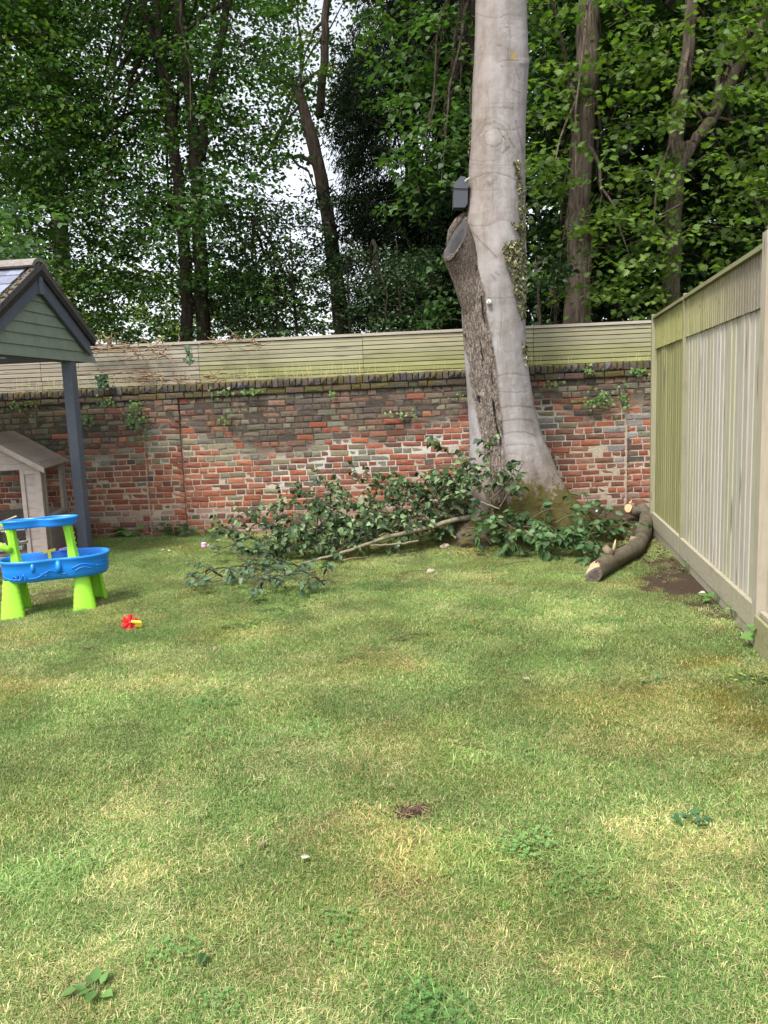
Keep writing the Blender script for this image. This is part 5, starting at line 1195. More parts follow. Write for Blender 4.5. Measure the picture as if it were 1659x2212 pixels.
# ------------------------------------------------------------------ fallen leafy branches
def one_leaf(k, tm=T_LIME, curl=0.0):
    r = np.random.default_rng(k); tv, tf = tm; V = tv.copy(); V[:, 2] = V[:, 2]*r.uniform(.4, 2.4)-curl*r.uniform(.1, .6)*V[:, 1]**2; V[:, 0] *= r.uniform(.75, 1.05); V[:, 0] += r.normal(0, .02, len(V))
    m = MB(); m.add(V, [tuple(q) for q in tf]); return m.mesh('leaf', MAT['leaf_fallen'], True)
LEAFM = [one_leaf(k, T_LIME, .5) for k in range(10)]+[one_leaf(50+k, T_OVAL, .5) for k in range(4)]
def fallen(name, label, limbs, sub, leafsize, nleaf_parts, cols, twl=.34, ntw=7, nl=9, droop=.8, oval=False, base=None, up=.25, seedk=0):
    """limbs: polylines with radii; sub: polylines (branchlets) that carry twigs and leaves"""
    b = np.array(base); root = thing(name, label, 'branch', b, 0, None)
    for pts, rad in limbs:
        P = catmull(pts, 8); rr = np.interp(np.linspace(0, 1, len(P)), np.linspace(0, 1, len(rad)), rad); m = MB(); m.tube([p-b+rng.normal(0, .0025, 3) for p in P], rr*.85, 12, (1.35,1.3,1.2)); m.build('limb', MAT['bark_twig'], root, True)
    tw = MB(); L = []
    for pts, dens in sub:
        P = catmull(pts, 6); tw.tube([p-b for p in P], np.linspace(.009, .003, len(P)), 6, (.62,.55,.45), cap=False)
        n = int(ntw*dens)
        for q in range(n):
            f = .25+.75*(q+random.random())/n; i = min(int(f*(len(P)-1)), len(P)-2); p = P[i]; d = P[i+1]-P[i]; d = d/(np.linalg.norm(d)+1e-9)
            dv = d*.6+np.array([random.gauss(0,.6), random.gauss(0,.5), random.gauss(up,.45)]); dv /= np.linalg.norm(dv); ln = twl*random.uniform(.5, 1.2); e = p+dv*ln; e[2] -= .12*ln
            gze = float(zg(e[0], e[1])); e[2] = max(e[2], gze+.025)
            mid = (p+e)/2+np.array([0, 0, .04]); tw.tube([p-b, mid-b, e-b], [.004,.003,.0015], 5, (.55,.5,.4), cap=False)
            for s in range(nl):
                t = (s+.6)/nl; lpnt = (1-t)**2*p+2*t*(1-t)*mid+t*t*e; sd = np.cross(dv, [0,0,1.]); sd *= (1 if s%2 else -1)
                D = dv*.45+sd*.8+np.array([random.gauss(0,.4), random.gauss(0,.4), -droop*random.uniform(.1,1.2)]); N = np.array([random.gauss(0,.55), random.gauss(-.25,.55), 1.0-.35*droop])
                S = leafsize*random.uniform(.6, 1.2)
                D /= np.linalg.norm(D)
                g_ = float(zg(lpnt[0], lpnt[1]))
                if lpnt[2]+D[2]*S < g_+.008: D[2] = max(D[2], (g_+.008-lpnt[2])/S)
                L.append((lpnt, D, N, S))
    tw.build('twigs', MAT['bark_twig'], root, True, kind='stuff')
    # leaves nearest the viewer become leaves of their own
    sc_ = [-(l[0][1])+l[3]*14+.8*l[0][2] for l in L]; od = sorted(range(len(L)), key=lambda k: -sc_[k]); pk = set(od[:nleaf_parts]); rest = []
    for k, (p, D, N, S) in enumerate(L):
        c = np.array(random.choice(cols))*random.uniform(.7, 1.3)
        if k in pk:
            X = np.cross(D, N); X /= np.linalg.norm(X); Z = np.cross(X, D); M = Matrix(((X[0],D[0],Z[0],p[0]-b[0]),(X[1],D[1],Z[1],p[1]-b[1]),(X[2],D[2],Z[2],p[2]-b[2]),(0,0,0,1)))
            o = obj('leaf', LEAFM[random.randrange(10) if not oval else 10+random.randrange(4)], root, color=tuple(c)); o.matrix_local = M @ Matrix.Scale(S, 4)
        else: rest.append((p-b, D, N, S, c))
    if rest:
        me = leaf_mesh('foliage', np.array([r_[0] for r_ in rest]), np.array([r_[1] for r_ in rest]), np.array([r_[2] for r_ in rest]), np.array([r_[3] for r_ in rest]), T_OVAL if oval else T_LIME, MAT['leaf_fallen'], np.array([r_[4] for r_ in rest])); obj('foliage', me, root, kind='stuff')
    return root
GF = [(.05,.092,.035),(.06,.11,.04),(.032,.062,.025),(.15,.22,.10),(.036,.07,.03),(.20,.28,.14),(.026,.05,.021)]
GB = [(.045,.10,.035),(.06,.13,.045),(.035,.075,.028),(.10,.18,.065)]
a_ = lambda x, y, Y: at(x, y, Y)
b1_ = gz(700, 1190, 0)
subA = []
tips = [(597,1085,8.2,1),(640,1052,8.3,1.2),(700,1045,8.3,1.3),(760,1035,8.4,1.3),(805,1040,8.3,1.2),(860,1035,8.4,1.2),(915,1045,8.4,1.2),(560,1120,8.0,1),(505,1125,7.9,.9),(470,1140,7.9,.8),(640,1110,7.9,1.3),(720,1095,7.9,1.4),(800,1085,7.9,1.3),(880,1090,8.0,1.2),(560,1165,7.6,1.2),(620,1150,7.6,1.4),(690,1145,7.6,1.5),(760,1135,7.6,1.4),(830,1130,7.7,1.3),(540,1195,7.35,1.2),(600,1195,7.3,1.4),(660,1190,7.3,1.4),(720,1180,7.35,1.2),(950,1085,8.2,1.2),(980,1060,8.3,.8),(900,1150,7.75,1.0),(960,1150,7.8,.9),(1000,1030,8.1,.6),(780,1185,7.4,.9),(700,1205,7.2,1.0),(460,1165,7.7,.5),(860,1165,7.5,.8),(1000,1100,8.0,1.0)]
for x, y, Y, d in tips:
    sx = min(1010, x+random.uniform(130, 230)); s0 = a_(sx, np.interp(sx, [640,820,1010], [1220,1165,1118]), np.interp(sx, [640,820,1010], [7.25,7.6,7.85])+.12); e = a_(x, y, Y+.08); m_ = (s0+e)/2+np.array([0, 0, .10]); e[2] = max(e[2], float(zg(e[0], e[1]))+.05); subA.append(([s0, m_, e], d))
fallen('fallen_branch', 'large fallen branch of drooping leaves with two pale limbs, below the brick wall', [([a_(1030,1117,7.9),a_(985,1123,7.8),a_(900,1146,7.65),a_(830,1163,7.5),a_(745,1192,7.3),gz(640,1222,.02)], [.034,.030,.027,.024,.018,.010]), ([a_(1020,1105,8.0),a_(960,1120,7.9),a_(900,1131,7.8),a_(850,1141,7.75),a_(790,1163,7.6)], [.027,.025,.022,.02,.012]), ([a_(1000,1085,8.1),a_(955,1088,8.1),a_(910,1098,8.1)], [.018,.016,.010]), ([a_(905,1168,7.5),a_(860,1175,7.4),a_(800,1178,7.35)], [.012,.012,.008])],
       subA, .064, 300, GF, base=b1_, twl=.29, ntw=10, nl=9, droop=1.0)
subD = []
for x0, y0, x1, y1, d in ((690,1250,600,1262,1.2),(640,1240,540,1265,1.2),(600,1235,520,1250,1),(560,1230,440,1262,1.0),(520,1230,405,1275,.8),(610,1262,560,1282,1),(700,1262,650,1278,.9),(560,1205,480,1185,.7),(540,1215,455,1205,.7),(590,1215,530,1225,1.0),(480,1245,415,1262,.5),(650,1225,560,1240,1.2),(520,1185,460,1158,.5),(700,1240,715,1266,.6)):
    s0 = gz(x0, y0, .05); e = gz(x1, y1, .06); subD.append(([s0, (s0+e)/2+np.array([0,0,.09]), e], d))
fallen('fallen_branch', 'low flat leafy branch tip sprawling on the lawn left of the larger fallen branch', [([gz(680,1235,.03), gz(600,1243,.06), gz(520,1250,.06), gz(450,1262,.03)], [.010,.009,.007,.004]), ([gz(590,1255,.05), gz(560,1262,.05), gz(545,1285,.02), gz(530,1305,.008)], [.006,.005,.004,.003])], subD, .075, 240, [(.045,.09,.05),(.06,.115,.06),(.035,.07,.04),(.10,.165,.09)], base=gz(580,1245,0), twl=.22, ntw=4, nl=7, droop=.35, oval=True, up=.3)
subB = []
for x0, y0, x1, y1, Y0, Y1, d in ((1040,1120,1110,1130,7.75,7.5,1.2),(1060,1130,1130,1160,7.6,7.35,1.2),(1090,1130,1170,1140,7.6,7.4,1.3),(1110,1140,1190,1165,7.5,7.3,1.3),(1130,1150,1215,1190,7.4,7.1,1.3),(1170,1150,1250,1165,7.4,7.3,1.3),(1190,1160,1270,1185,7.3,7.05,1.4),(1220,1160,1290,1200,7.2,6.95,1.4),(1200,1130,1270,1120,7.5,7.5,1.1),(1240,1150,1310,1140,7.4,7.4,1.2),(1250,1165,1335,1160,7.3,7.35,1.1),(1090,1150,1120,1190,7.3,7.1,1.0),(1260,1120,1300,1095,7.7,7.8,.7),(1010,1140,1060,1175,7.6,7.3,.9),(1280,1180,1300,1210,7.0,6.85,.9),(1150,1120,1220,1105,7.7,7.6,.7),(1310,1130,1355,1150,7.6,7.5,.6),(1150,1165,1175,1195,7.2,7.05,1.0)):
    subB.append(([a_(x0, y0, Y0), (a_(x0, y0, Y0)+a_(x1, y1, Y1))/2+np.array([0,0,.06]), a_(x1, y1, Y1)], d))
fallen('fallen_branch', 'fallen branch of large glossy dark leaves between beech roots and log', [([a_(1050,1110,7.9),a_(1075,1125,7.75),a_(1120,1145,7.5),a_(1165,1162,7.35)], [.035,.034,.03,.018]), ([a_(1150,1150,7.45),a_(1220,1163,7.3),a_(1280,1178,7.1)], [.014,.012,.006])], subB, .092, 290, GB, base=gz(1180,1185,0), twl=.24, ntw=5, nl=7, droop=.6, oval=True, up=.25)
subC = []
for pts, d in (([(1063,1125,7.55),(1062,1060,7.6),(1060,1000,7.62),(1056,945,7.62)], 2.2), ([(1060,1090,7.55),(1030,1030,7.6),(1005,985,7.7)], 1.6), ([(1058,1080,7.55),(1100,1040,7.6),(1112,1005,7.6)], 1.2), ([(1060,1060,7.55),(1010,1040,7.7),(975,1010,7.8)], 1.4), ([(1010,1090,7.7),(985,1050,7.8),(950,1030,7.9)], 1.2), ([(985,1000,7.9),(960,970,8.0),(925,955,8.0)], .6), ([(1080,1095,7.5),(1095,1070,7.5),(1130,1000,7.6)], .7), ([(1040,1100,7.55),(1010,1080,7.6),(960,1060,7.8)], 1.2), ([(985,1100,7.8),(950,1075,7.9),(905,1060,8.0)], 1.0),([(1000,1105,7.7),(975,1085,7.75),(945,1010,8.0)], .8)):
    subC.append(([a_(*p) for p in pts], d))
fallen('fallen_branch', 'leafy shoots of a fallen branch standing up in front of the beech trunk', [([a_(1064,1140,7.55),a_(1064,1060,7.6),a_(1061,1000,7.62)], [.010,.008,.005]), ([a_(1080,1100,7.5),a_(1040,1085,7.55),a_(1005,1075,7.6)], [.008,.008,.006])], subC, .070, 200, GF, base=gz(1064,1150,0), twl=.20, ntw=5, nl=7, droop=.8)

# ------------------------------------------------------------------ bits on the lawn
def chip(name, px, py, size, col, label, cat, flat=.35, seed=0, group=None, h=.4):
    p = gz(px, py, .012); r = np.random.default_rng(seed+int(px)); n = 9; m = MB()
    o = [(math.cos(a)*size*r.uniform(.6, 1.1), math.sin(a)*size*flat*r.uniform(.6, 1.1)) for a in np.linspace(0, 2*math.pi, n, endpoint=False)]
    m.loft([[(x*.9, y*.9, 0) for x, y in o], [(x, y, size*h*.5) for x, y in o], [(x*.5, y*.5-.1*size, size*h*r.uniform(.8, 1.3)) for x, y in o]], cap0=True, cap1=True, col=col)
    ob = m.build(name, MAT['stone'], None, loc=p, rot=(0, 0, r.uniform(-.4, .4))); return tag(ob, label, cat, group)
chip('wood_chip', 930, 1236, .055, (.62,.54,.42), 'large pale wood chip lying on the grass below the fallen branch limbs', 'wood chip', h=.5)
chip('wood_chip', 962, 1183, .07, (.45,.38,.29), 'pale broken wood chunk at the left foot of the beech roots', 'wood chip', h=.5)
chip('wood_chip', 1298, 1108, .035, (.50,.46,.44), 'pale grey wood scrap in the leaf litter between the beech root and the log', 'wood chip')
chip('litter_scrap', 1290, 1106, .03, (.55,.56,.72), 'crumpled pale blue scrap beside the beech root', 'litter', h=.8)
chip('stone', 1518, 1285, .03, (.55,.50,.44), 'small whitish stone at the foot of the gravel boards', 'stone', .8, h=.8)
chip('stump_fragment', 1277, 1062, .10, (.50,.40,.28), 'broken pale stump fragment by the wall right of the beech root', 'wood chunk', .6, h=1.4)
chip('bark_slab', 1270, 1050, .12, (.14,.12,.10), 'dark slab of bark leaning at the wall right of the beech root', 'bark', .4, h=.4)
for k, (x, y, c) in enumerate(((352,1188,(.6,.52,.42)),(366,1190,(.66,.56,.45)))):
    chip('wood_chip', x, y, .025, c, 'pale wood chip near the foot of the wall pier, %s of a pair' % ('left' if k == 0 else 'right'), 'wood chip')
def dead_leaf(px, py, size, col, label):
    p = gz(px, py, .022); r = np.random.default_rng(int(px+py)); tv, tf = T_OVAL; V = tv*size; V[:, 2] = size*(.5*np.abs(tv[:, 0])**1.5*r.uniform(.3, 2)+.12*np.sin(tv[:, 1]*5+r.random()*6)); V[:, 0] *= .75
    m = MB(); m.add(V, [tuple(q) for q in tf], col); o = m.build('dead_leaf', MAT['leaf_fallen'], None, loc=p, rot=(r.uniform(-.3,.3), r.uniform(-.3,.3), r.uniform(0, 6.2))); return tag(o, label, 'dead leaf')
dead_leaf(578, 1820, .05, (.30,.19,.14), 'curled brown dead leaf on the open lawn left of centre')
dead_leaf(650, 1850, .04, (.45,.40,.35), 'small whitish dried leaf on the lawn, right of the curled brown one')
dead_leaf(465, 1397, .045, (.36,.24,.22), 'pinkish brown crumpled leaf on the lawn right of the red toy')
dead_leaf(1020, 1345, .06, (.30,.13,.06), 'rust brown dead leaf standing in the grass in mid lawn')
dead_leaf(1540, 1435, .05, (.30,.12,.06), 'reddish dead leaf on the mossy lawn near the board fence')
dead_leaf(1570, 1485, .035, (.2,.14,.1), 'dark dead leaf on the moss near the right edge')
dead_leaf(493, 1790, .035, (.14,.26,.12), 'small fresh green fallen leaf on the lawn left of centre')
dead_leaf(588, 1622, .035, (.26,.36,.12), 'light green fallen leaf on the lawn above the brown one')
dead_leaf(430, 2085, .05, (.08,.14,.06), 'narrow dark green leaf lying in the near lawn')
dead_leaf(1145, 1468, .045, (.30,.24,.17), 'tan dead leaf on the lawn right of centre')
def stick(px0, py0, px1, py1, r, col, label):
    p = gz(px0, py0, .02); q = gz(px1, py1, .02); m = MB(); mid = (p+q)/2+np.array([.01, .02, .012]); r *= .62; m.tube([np.zeros(3), (mid-p)*.55+rng.normal(0, .008, 3), mid-p, (q-p)*.8+rng.normal(0, .008, 3), q-p], [r, r, r*.9, r*.7, r*.4], 7, col); o = m.build('twig', MAT['bark_dead'], None, True, loc=p); return tag(o, label, 'twig')
stick(840, 1382, 925, 1370, .006, (.35,.3,.25), 'thin dark twig lying on the middle of the lawn')
stick(980, 1605, 1045, 1618, .005, (.45,.38,.3), 'thin bent twig on the lawn below the centre of the photo')
stick(868, 1238, 925, 1232, .008, (.5,.42,.35), 'short dark twig beside the large pale wood chip')
stick(735, 1213, 790, 1205, .014, (.9,.8,.65), 'thick pale broken twig under the pale branch limbs')
stick(1070, 1225, 1160, 1212, .005, (.45,.38,.3), 'long thin twig on the grass in front of the beech')
stick(180, 1398, 215, 1405, .008, (.4,.38,.36), 'grey twig on the lawn below the water table')
# dug up clod
p = gz(893, 1756, 0); m = MB()
for k in range(46):
    q = np.array([random.gauss(0, .028), random.gauss(0, .024), 0]); r_ = random.uniform(.004, .013); q[2] = r_*.5+.010*math.exp(-(q[0]**2+q[1]**2)/.001)
    m.tube([q-np.array([0, 0, r_]), q+np.array([random.uniform(-.004,.004), 0, 0]), q+np.array([0, 0, r_])], [r_*.6, r_, r_*.4], 6, tuple(np.array((.085,.058,.042))*random.uniform(.6, 1.5)))
for k in range(40):
    a = random.uniform(0, 6.28); q = np.array([random.gauss(0, .04), random.gauss(0, .03), .015]); m.tube([q, q+np.array([math.cos(a)*.03, math.sin(a)*.03, random.uniform(-.01, .012)])], [.0018, .001], 4, (.30,.23,.12))
tag(m.build('soil_clod', MAT['stone'], None, loc=p), 'small dark clod of dug up soil and dry grass in the near lawn', 'soil')
# pink toy pot
p = gz(441, 1184, 0); m = MB(); circ = lambda r_, z: [(r_*math.cos(a), r_*math.sin(a), z) for a in np.linspace(0, 2*math.pi, 20, endpoint=False)]
tp = thing('toy_pot', 'tiny pink plastic toy pot on the grass left of the fallen branch', 'toy', p)
m.loft([circ(.022,.0), circ(.03,.01), circ(.031,.035), circ(.026,.046), circ(.026,.05)], cap0=True, col=(.72,.36,.58)); m.build('pot', MAT['plain'], tp, True)
m = MB(); m.loft([circ(.029,.05), circ(.029,.06), circ(.024,.064)], cap0=True, cap1=True, col=(.78,.48,.66)); m.build('lid', MAT['plain'], tp, True)
m = MB(); m.tube([(.028,0,.02),(.045,.0,.028),(.055,-.005,.04)], [.006,.005,.006], 8, (.7,.62,.5)); m.build('spout', MAT['plain'], tp, True)
# red paddle wheel toy
p = gz(281, 1359, 0); tw = thing('paddle_wheel_toy', 'red paddle wheel toy with a yellow plastic holder lying on the lawn', 'toy', (p[0], p[1], p[2]+.045)); tw.scale = (.8, .8, .8)
ax = Vector((.62, -.72, .30)).normalized(); e1 = ax.cross(Vector((0,0,1))).normalized(); e2 = ax.cross(e1)
for k in range(6):
    a = 2*math.pi*k/6+.25; d = e1*math.cos(a)+e2*math.sin(a); tnn = ax.cross(d); m = MB(); rows_ = []
    for i in range(6):
        t = i/5; rad = .010+.044*t; cv = tnn*(.018*math.sin(t*1.9)); w = .014+.014*math.sin(min(1, t*1.15)*math.pi*.62); wv = (ax*.45+tnn*.9)*w*.92; rows_.append([d*rad*1.35-wv+ax*.008, d*rad*1.35+ax*.016, d*rad*1.35+wv-ax*.010])
    v = [q for r_ in rows_ for q in r_]; nrmv = tnn*.0035; f = []
    for i in range(5):
        for j in range(2): f += [(i*3+j, i*3+j+1, i*3+j+4, i*3+j+3)]
    m.add([tuple(q) for q in v]+[tuple(q+nrmv) for q in v], f+[tuple(18+x for x in reversed(q)) for q in f], (.70,.022,.022)); m.build('paddle', MAT['plain'], tw, True)
m = MB(); m.tube([-ax*.025, ax*.028], [.012,.012], 14, (.66,.03,.03)); m.build('hub', MAT['plain'], tw, True)
m = MB(); hd = Vector((.95,.10,-.10)).normalized(); up_ = Vector((-.1,-.45,.88)).normalized(); sd_ = hd.cross(up_).normalized(); o0 = Vector((.022,.004,-.008)); fr = [(0,-.034),(.068,-.030),(.082,-.018),(.084,.022),(.072,.034),(.0,.036),(.0,.020),(.030,.014),(.030,-.014),(.0,-.018)]
fv = [o0+hd*x+up_*y*.85 for x, y in fr]; m.add([tuple(q-sd_*.012) for q in fv]+[tuple(q+sd_*.012) for q in fv], [tuple(range(9,-1,-1)), tuple(range(10,20))]+[(i, (i+1)%10, 10+(i+1)%10, 10+i) for i in range(10)], (.80,.60,.06)); m.build('holder', MAT['plain'], tw)
m = MB(); m.bar(Vector((-.058,.0,-.012)), Vector((-.03,.005,-.006)), .02, .014, (0,0,1), (.80,.60,.06)); m.build('holder_arm', MAT['plain'], tw)

# ------------------------------------------------------------------ weeds
def plant(name, px, py, n, size, h, cols, label, cat='weed', tm=T_OVAL, spread=.12, Y=None, matn='leaf_fallen', up=.6):
    p = gz(px, py, 0) if Y is None else at(px, py, Y); root = thing(name, label, cat, p); m = MB(); wi = 0
    for k in range(n):
        a = random.uniform(0, 6.28); rr = spread*math.sqrt(random.random()); q = np.array([rr*math.cos(a), rr*math.sin(a)*.6, h*random.uniform(.3, 1)]); m.tube([(0+q[0]*.3, q[1]*.3, 0), (q[0]*.7, q[1]*.7, q[2]*.7), tuple(q)], [.0025,.002,.0015], 4, (.10,.16,.05), cap=False)
        D = np.array([math.cos(a), math.sin(a), random.uniform(-.3, up)]); N = np.array([-math.cos(a)*.5+random.gauss(0,.3), -math.sin(a)*.5+random.gauss(0,.3), 1]); D /= np.linalg.norm(D); X = np.cross(D, N); X /= np.linalg.norm(X); Z = np.cross(X, D); S = size*random.uniform(.6, 1.2)
        tv, tf = tm; V = q+S*(tv[:, 0:1]*X+tv[:, 1:2]*D+tv[:, 2:3]*Z); lm = MB(); lm.add(V-q, [tuple(f) for f in tf], tuple(np.array(random.choice(cols))*random.uniform(.75, 1.25))); lm.build('leaf', MAT[matn], root, True, loc=q)
    m.build('stems', MAT['leaf_fallen'], root, kind='stuff'); return root
GW = [(.10,.22,.05),(.075,.17,.04),(.13,.26,.06)]; GWD = [(.05,.12,.035),(.07,.15,.04)]
plant('dock_plant', 282, 1158, 16, .20, .09, GW, 'broad leaved dock plant at the wall foot just right of the grey post', tm=T_OVAL, spread=.10)
plant('nettle', 215, 1158, 30, .10, .13, GWD+GW[:1], 'low dark weeds at the wall foot right beside the grey post', spread=.25)
plant('nettle', 372, 1157, 60, .07, .17, GWD+GW[:1], 'bushy weed at the wall foot in front of the brick pier', spread=.20)
plant('nettle', 440, 1157, 44, .08, .13, GWD+GW[:1], 'low weeds at the wall foot above the pink toy pot', spread=.28)
plant('creeping_weed', 300, 1168, 40, .04, .03, GW, 'low creeping weeds in front of the wall between post and pier', spread=.4)
plant('weed', 1455, 1160, 18, .09, .12, GWD+GW[:1], 'dark leafy weed squeezed between the log and the board fence', spread=.12)
plant('weed', 1488, 1238, 12, .06, .10, GW, 'bright weed at the gravel board beside the bare soil', spread=.06)
plant('weed', 1544, 1302, 8, .06, .07, GW, 'single pale green mallow at the near end of the bare soil', tm=T_LIME, spread=.07)
plant('weed', 1583, 1340, 14, .05, .10, GW+GWD, 'small weed cluster at the gravel board near the fence post', tm=T_LIME, spread=.10)
plant('weed', 1652, 1400, 9, .07, .14, GW, 'weed with round leaves at the right edge of the photo by the fence', tm=T_LIME, spread=.06)
plant('weed', 1495, 1778, 12, .04, .02, [(.05,.13,.06),(.07,.16,.07)], 'dark green cut ivy sprig lying on the near lawn at right', tm=T_IVY, spread=.075)
plant('weed', 1630, 1468, 26, .025, .02, [(.22,.30,.07),(.28,.34,.1)], 'scatter of tiny yellow green seedlings on bare soil at the right edge', tm=T_LIME, spread=.13)
plant('weed', 205, 2150, 9, .045, .03, [(.12,.22,.06),(.09,.18,.05)], 'flat rosette weed in the near lawn at the bottom left', spread=.05)
plant('weed', 505, 1355, 20, .035, .03, GW, 'small bright clover clump on the lawn right of the red toy', tm=T_LIME, spread=.14)
plant('weed', 1415, 1475, 14, .035, .03, [(.09,.18,.08)], 'low grey green weed on the lawn at right', spread=.09)
plant('weed', 1280, 1045, 40, .08, .14, GWD+GW[:1], 'green weeds on the bank at the wall, right of the mossy root', spread=.25)
plant('weed', 1320, 1080, 6, .10, .16, GW, 'two pale leaves sprouting between the beech root and the log', spread=.06)
plant('weed', 1000, 1172, 44, .07, .16, GWD+GW[:1], 'leafy weeds on the soil at the left front foot of the beech', spread=.30)
plant('weed', 1075, 1178, 40, .07, .15, GWD+GW[:1], 'leafy weeds on the soil at the front foot of the beech, centre', spread=.30)
plant('weed', 1175, 1190, 24, .05, .07, GWD+GW[:1], 'low weeds at the lawn edge under the glossy fallen branch', spread=.30)
plant('weed', 620, 1318, 26, .03, .02, GWD+GW[:1], 'dark clover patch on the lawn below the low branch tip', tm=T_LIME, spread=.22)
# ivy rooted in the wall
def wall_ivy(px, py, w, h, n, label, size=.038, cols=((.10,.20,.05),(.07,.15,.04),(.16,.26,.07))):
    u = wall_local(at(px, py, float(wall_y(at(px, py, 9.2)[0])))); P = at(px, py, float(wall_y(at(px, py, 9.2)[0]))-.05); Pn = np.array([-.0869, -.9962, 0])
    root = thing('wall_ivy', label, 'ivy', P); Q = []; D = []; N = []
    for k in range(n):
        a, b_ = random.gauss(0, w/2.2), random.gauss(0, h/2.2); Q.append(U*a+np.array([0, 0, b_])+Pn*random.uniform(0, .05)); D.append(U*random.gauss(0, .6)+np.array([0, 0, -1+random.gauss(0,.5)])+Pn*.2); N.append(Pn+rng.normal(0, .45, 3)+np.array([0,0,.5]))
    c = np.array(cols)[rng.integers(0, len(cols), n)]*rng.uniform(.7, 1.25, (n, 1)); obj('foliage', leaf_mesh('foliage', np.array(Q), np.array(D), np.array(N), rng.uniform(.6, 1.2, n)*size, T_IVY, MAT['leaf_fallen'], c), root, kind='stuff')
    m = MB()
    for k in range(5): a = random.gauss(0, w/3); m.tube([U*a*.2+np.array([0,0,-h*.6]), U*a*.7, U*a+np.array([0,0,h*.5])], [.004,.003,.002], 5, (.3,.26,.2), cap=False)
    m.build('stems', MAT['bark_dead'], root)
for a in ((292,905,.15,.26,80,'hanging bright ivy patch on the brick wall just left of the pier'),(297,872,.06,.08,14,'sparse ivy tuft on the wall above the hanging patch'),(188,905,.10,.08,22,'small ivy tuft on the wall beside the grey post'),(478,848,.22,.05,26,'ivy trailing over the mossy coping above the pier'),(478,905,.22,.08,16,'thin ivy sprig on the grey bricks right of the pier'),(540,845,.12,.05,20,'little ivy sprig on the coping left of centre'),
          (1290,862,.26,.10,80,'bright ivy clump on the dark bricks right of the beech'),(1345,858,.08,.18,30,'narrow ivy tuft on the edge of the right hand pier'),(1380,800,.14,.05,24,'ivy on the coping close to the board fence'),(1275,800,.14,.06,24,'small ivy tuft on the coping right of the beech'),(1190,830,.12,.06,16,'tiny ivy sprig on the wall beside the beech trunk'),(1015,855,.2,.08,20,'tiny ivy sprigs on the dark bricks left of the beech'),(720,850,.06,.05,10,'single ivy sprig under the coping in mid wall'),(870,895,.3,.05,22,'thin line of ivy in a mortar joint in mid wall'),(60,880,.25,.12,22,'straggling ivy and moss on the wall above the play house'),(230,870,.16,.1,22,'pale ivy sprig under the coping right of the post')):
    wall_ivy(*a)
wall_ivy(225, 820, .10, .12, 60, 'round dark green ivy tuft growing on top of the coping', .05, ((.03,.07,.03),(.045,.10,.04)))
wall_ivy(410, 765, .05, .20, 10, 'dark ivy spray hanging over the slatted fence before the twin trunks', .075, ((.05,.10,.045),(.07,.13,.06)))
# dead climber stems
def vine(label, spots, n, seed, spread=(60, 14), col=(.95,.85,.72)):
    r = np.random.default_rng(seed); m = MB()
    Y0 = lambda x: float(wall_y(at(x, 800, 9.3)[0]))
    b = at(*spots[0], Y0(spots[0][0])+.12)
    for k in range(n):
        x, y = spots[r.integers(len(spots))]; x += r.normal(0, spread[0]*.5); y += r.normal(0, spread[1]*.5)
        a = r.choice([0, math.pi])+r.normal(0, .6); pts = []; d = r.uniform(.0, .10)
        for q in range(6): pts.append(at(x, y, Y0(x)+.12-d-.02*q*r.random())-b); a += r.normal(0, .55); x += math.cos(a)*r.uniform(8, 18); y += math.sin(a)*r.uniform(3, 10)
        m.tube(pts, np.linspace(r.uniform(.004, .011), .002, 6), 6, tuple(np.array(col)*r.uniform(.7, 1.2)), cap=False)
    tag(m.build('dead_vine', MAT['bark_dead'], None, True, loc=b), label, 'vine')
vine('tangle of dry bare climber stems over the slatted fence top beside the summerhouse', [(210,750),(235,748),(260,750),(300,758),(340,758)], 46, 4)
vine('dry bare climber stems on top of the slatted fence left of centre', [(480,742),(520,742),(545,738)], 16, 5, (50, 8))
vine('dry climber stems dangling over the coping above the pier', [(400,822),(440,825),(470,828),(350,815),(300,815)], 44, 6, (50, 14))
vine('dead ivy stems stuck to the wall below the coping in mid wall', [(950,842),(965,850),(975,870),(900,840)], 12, 7, (18, 14))
def upright_twigs(label, pts):
    m = MB(); b = at(pts[0][0], pts[0][1], 9.5)
    for x0, y0, x1, y1 in pts: p = at(x0, y0, 9.5)-b; q = at(x1, y1, 9.5)-b; m.tube([p, (p+q)/2+np.array([.01, 0, 0]), q], [.008,.006,.003], 6, (.9,.8,.66))
    tag(m.build('dead_vine', MAT['bark_dead'], None, True, loc=b), label, 'vine')
upright_twigs('broken dry stems sticking up above the fence beside the summerhouse', [(236,745,222,722),(238,745,241,718),(238,742,231,727),(215,745,205,728),(218,747,208,722),(262,745,255,738)])
upright_twigs('broken dry stems sticking up above the fence before the twin trunks', [(387,738,386,724),(455,735,448,728),(480,733,472,726),(350,742,349,728)])
# dry grass standing on the coping
m = MB(); 
for k in range(330):
    x = random.choice([random.gauss(640, 70), random.gauss(300, 60), random.gauss(120, 60), random.uniform(450, 1400)]); 
    if 1000 < x < 1145 or x > 1405: continue
    y = np.interp(x, [0, 186, 597, 929, 1141, 1410], [846, 836, 815, 803, 793, 778])+random.uniform(-2, 2); Y = float(wall_y(at(x, 800, 9.3)[0]))+random.uniform(.05, .16); p = at(x, y, Y); h = random.uniform(.05, .20); l = random.gauss(0, .05)
    a, bq = p, p+np.array([l, random.gauss(0, .02), h]); w = np.array([.0016, 0, 0]); m.add([a-w, a+w, (a+bq)/2+w+np.array([-l*.2, 0, 0]), bq, (a+bq)/2-w+np.array([-l*.2, 0, 0])], [(0,1,2,4),(2,3,4)], random.choice([(.50,.42,.25),(.42,.36,.18),(.30,.32,.12),(.20,.24,.08)]))
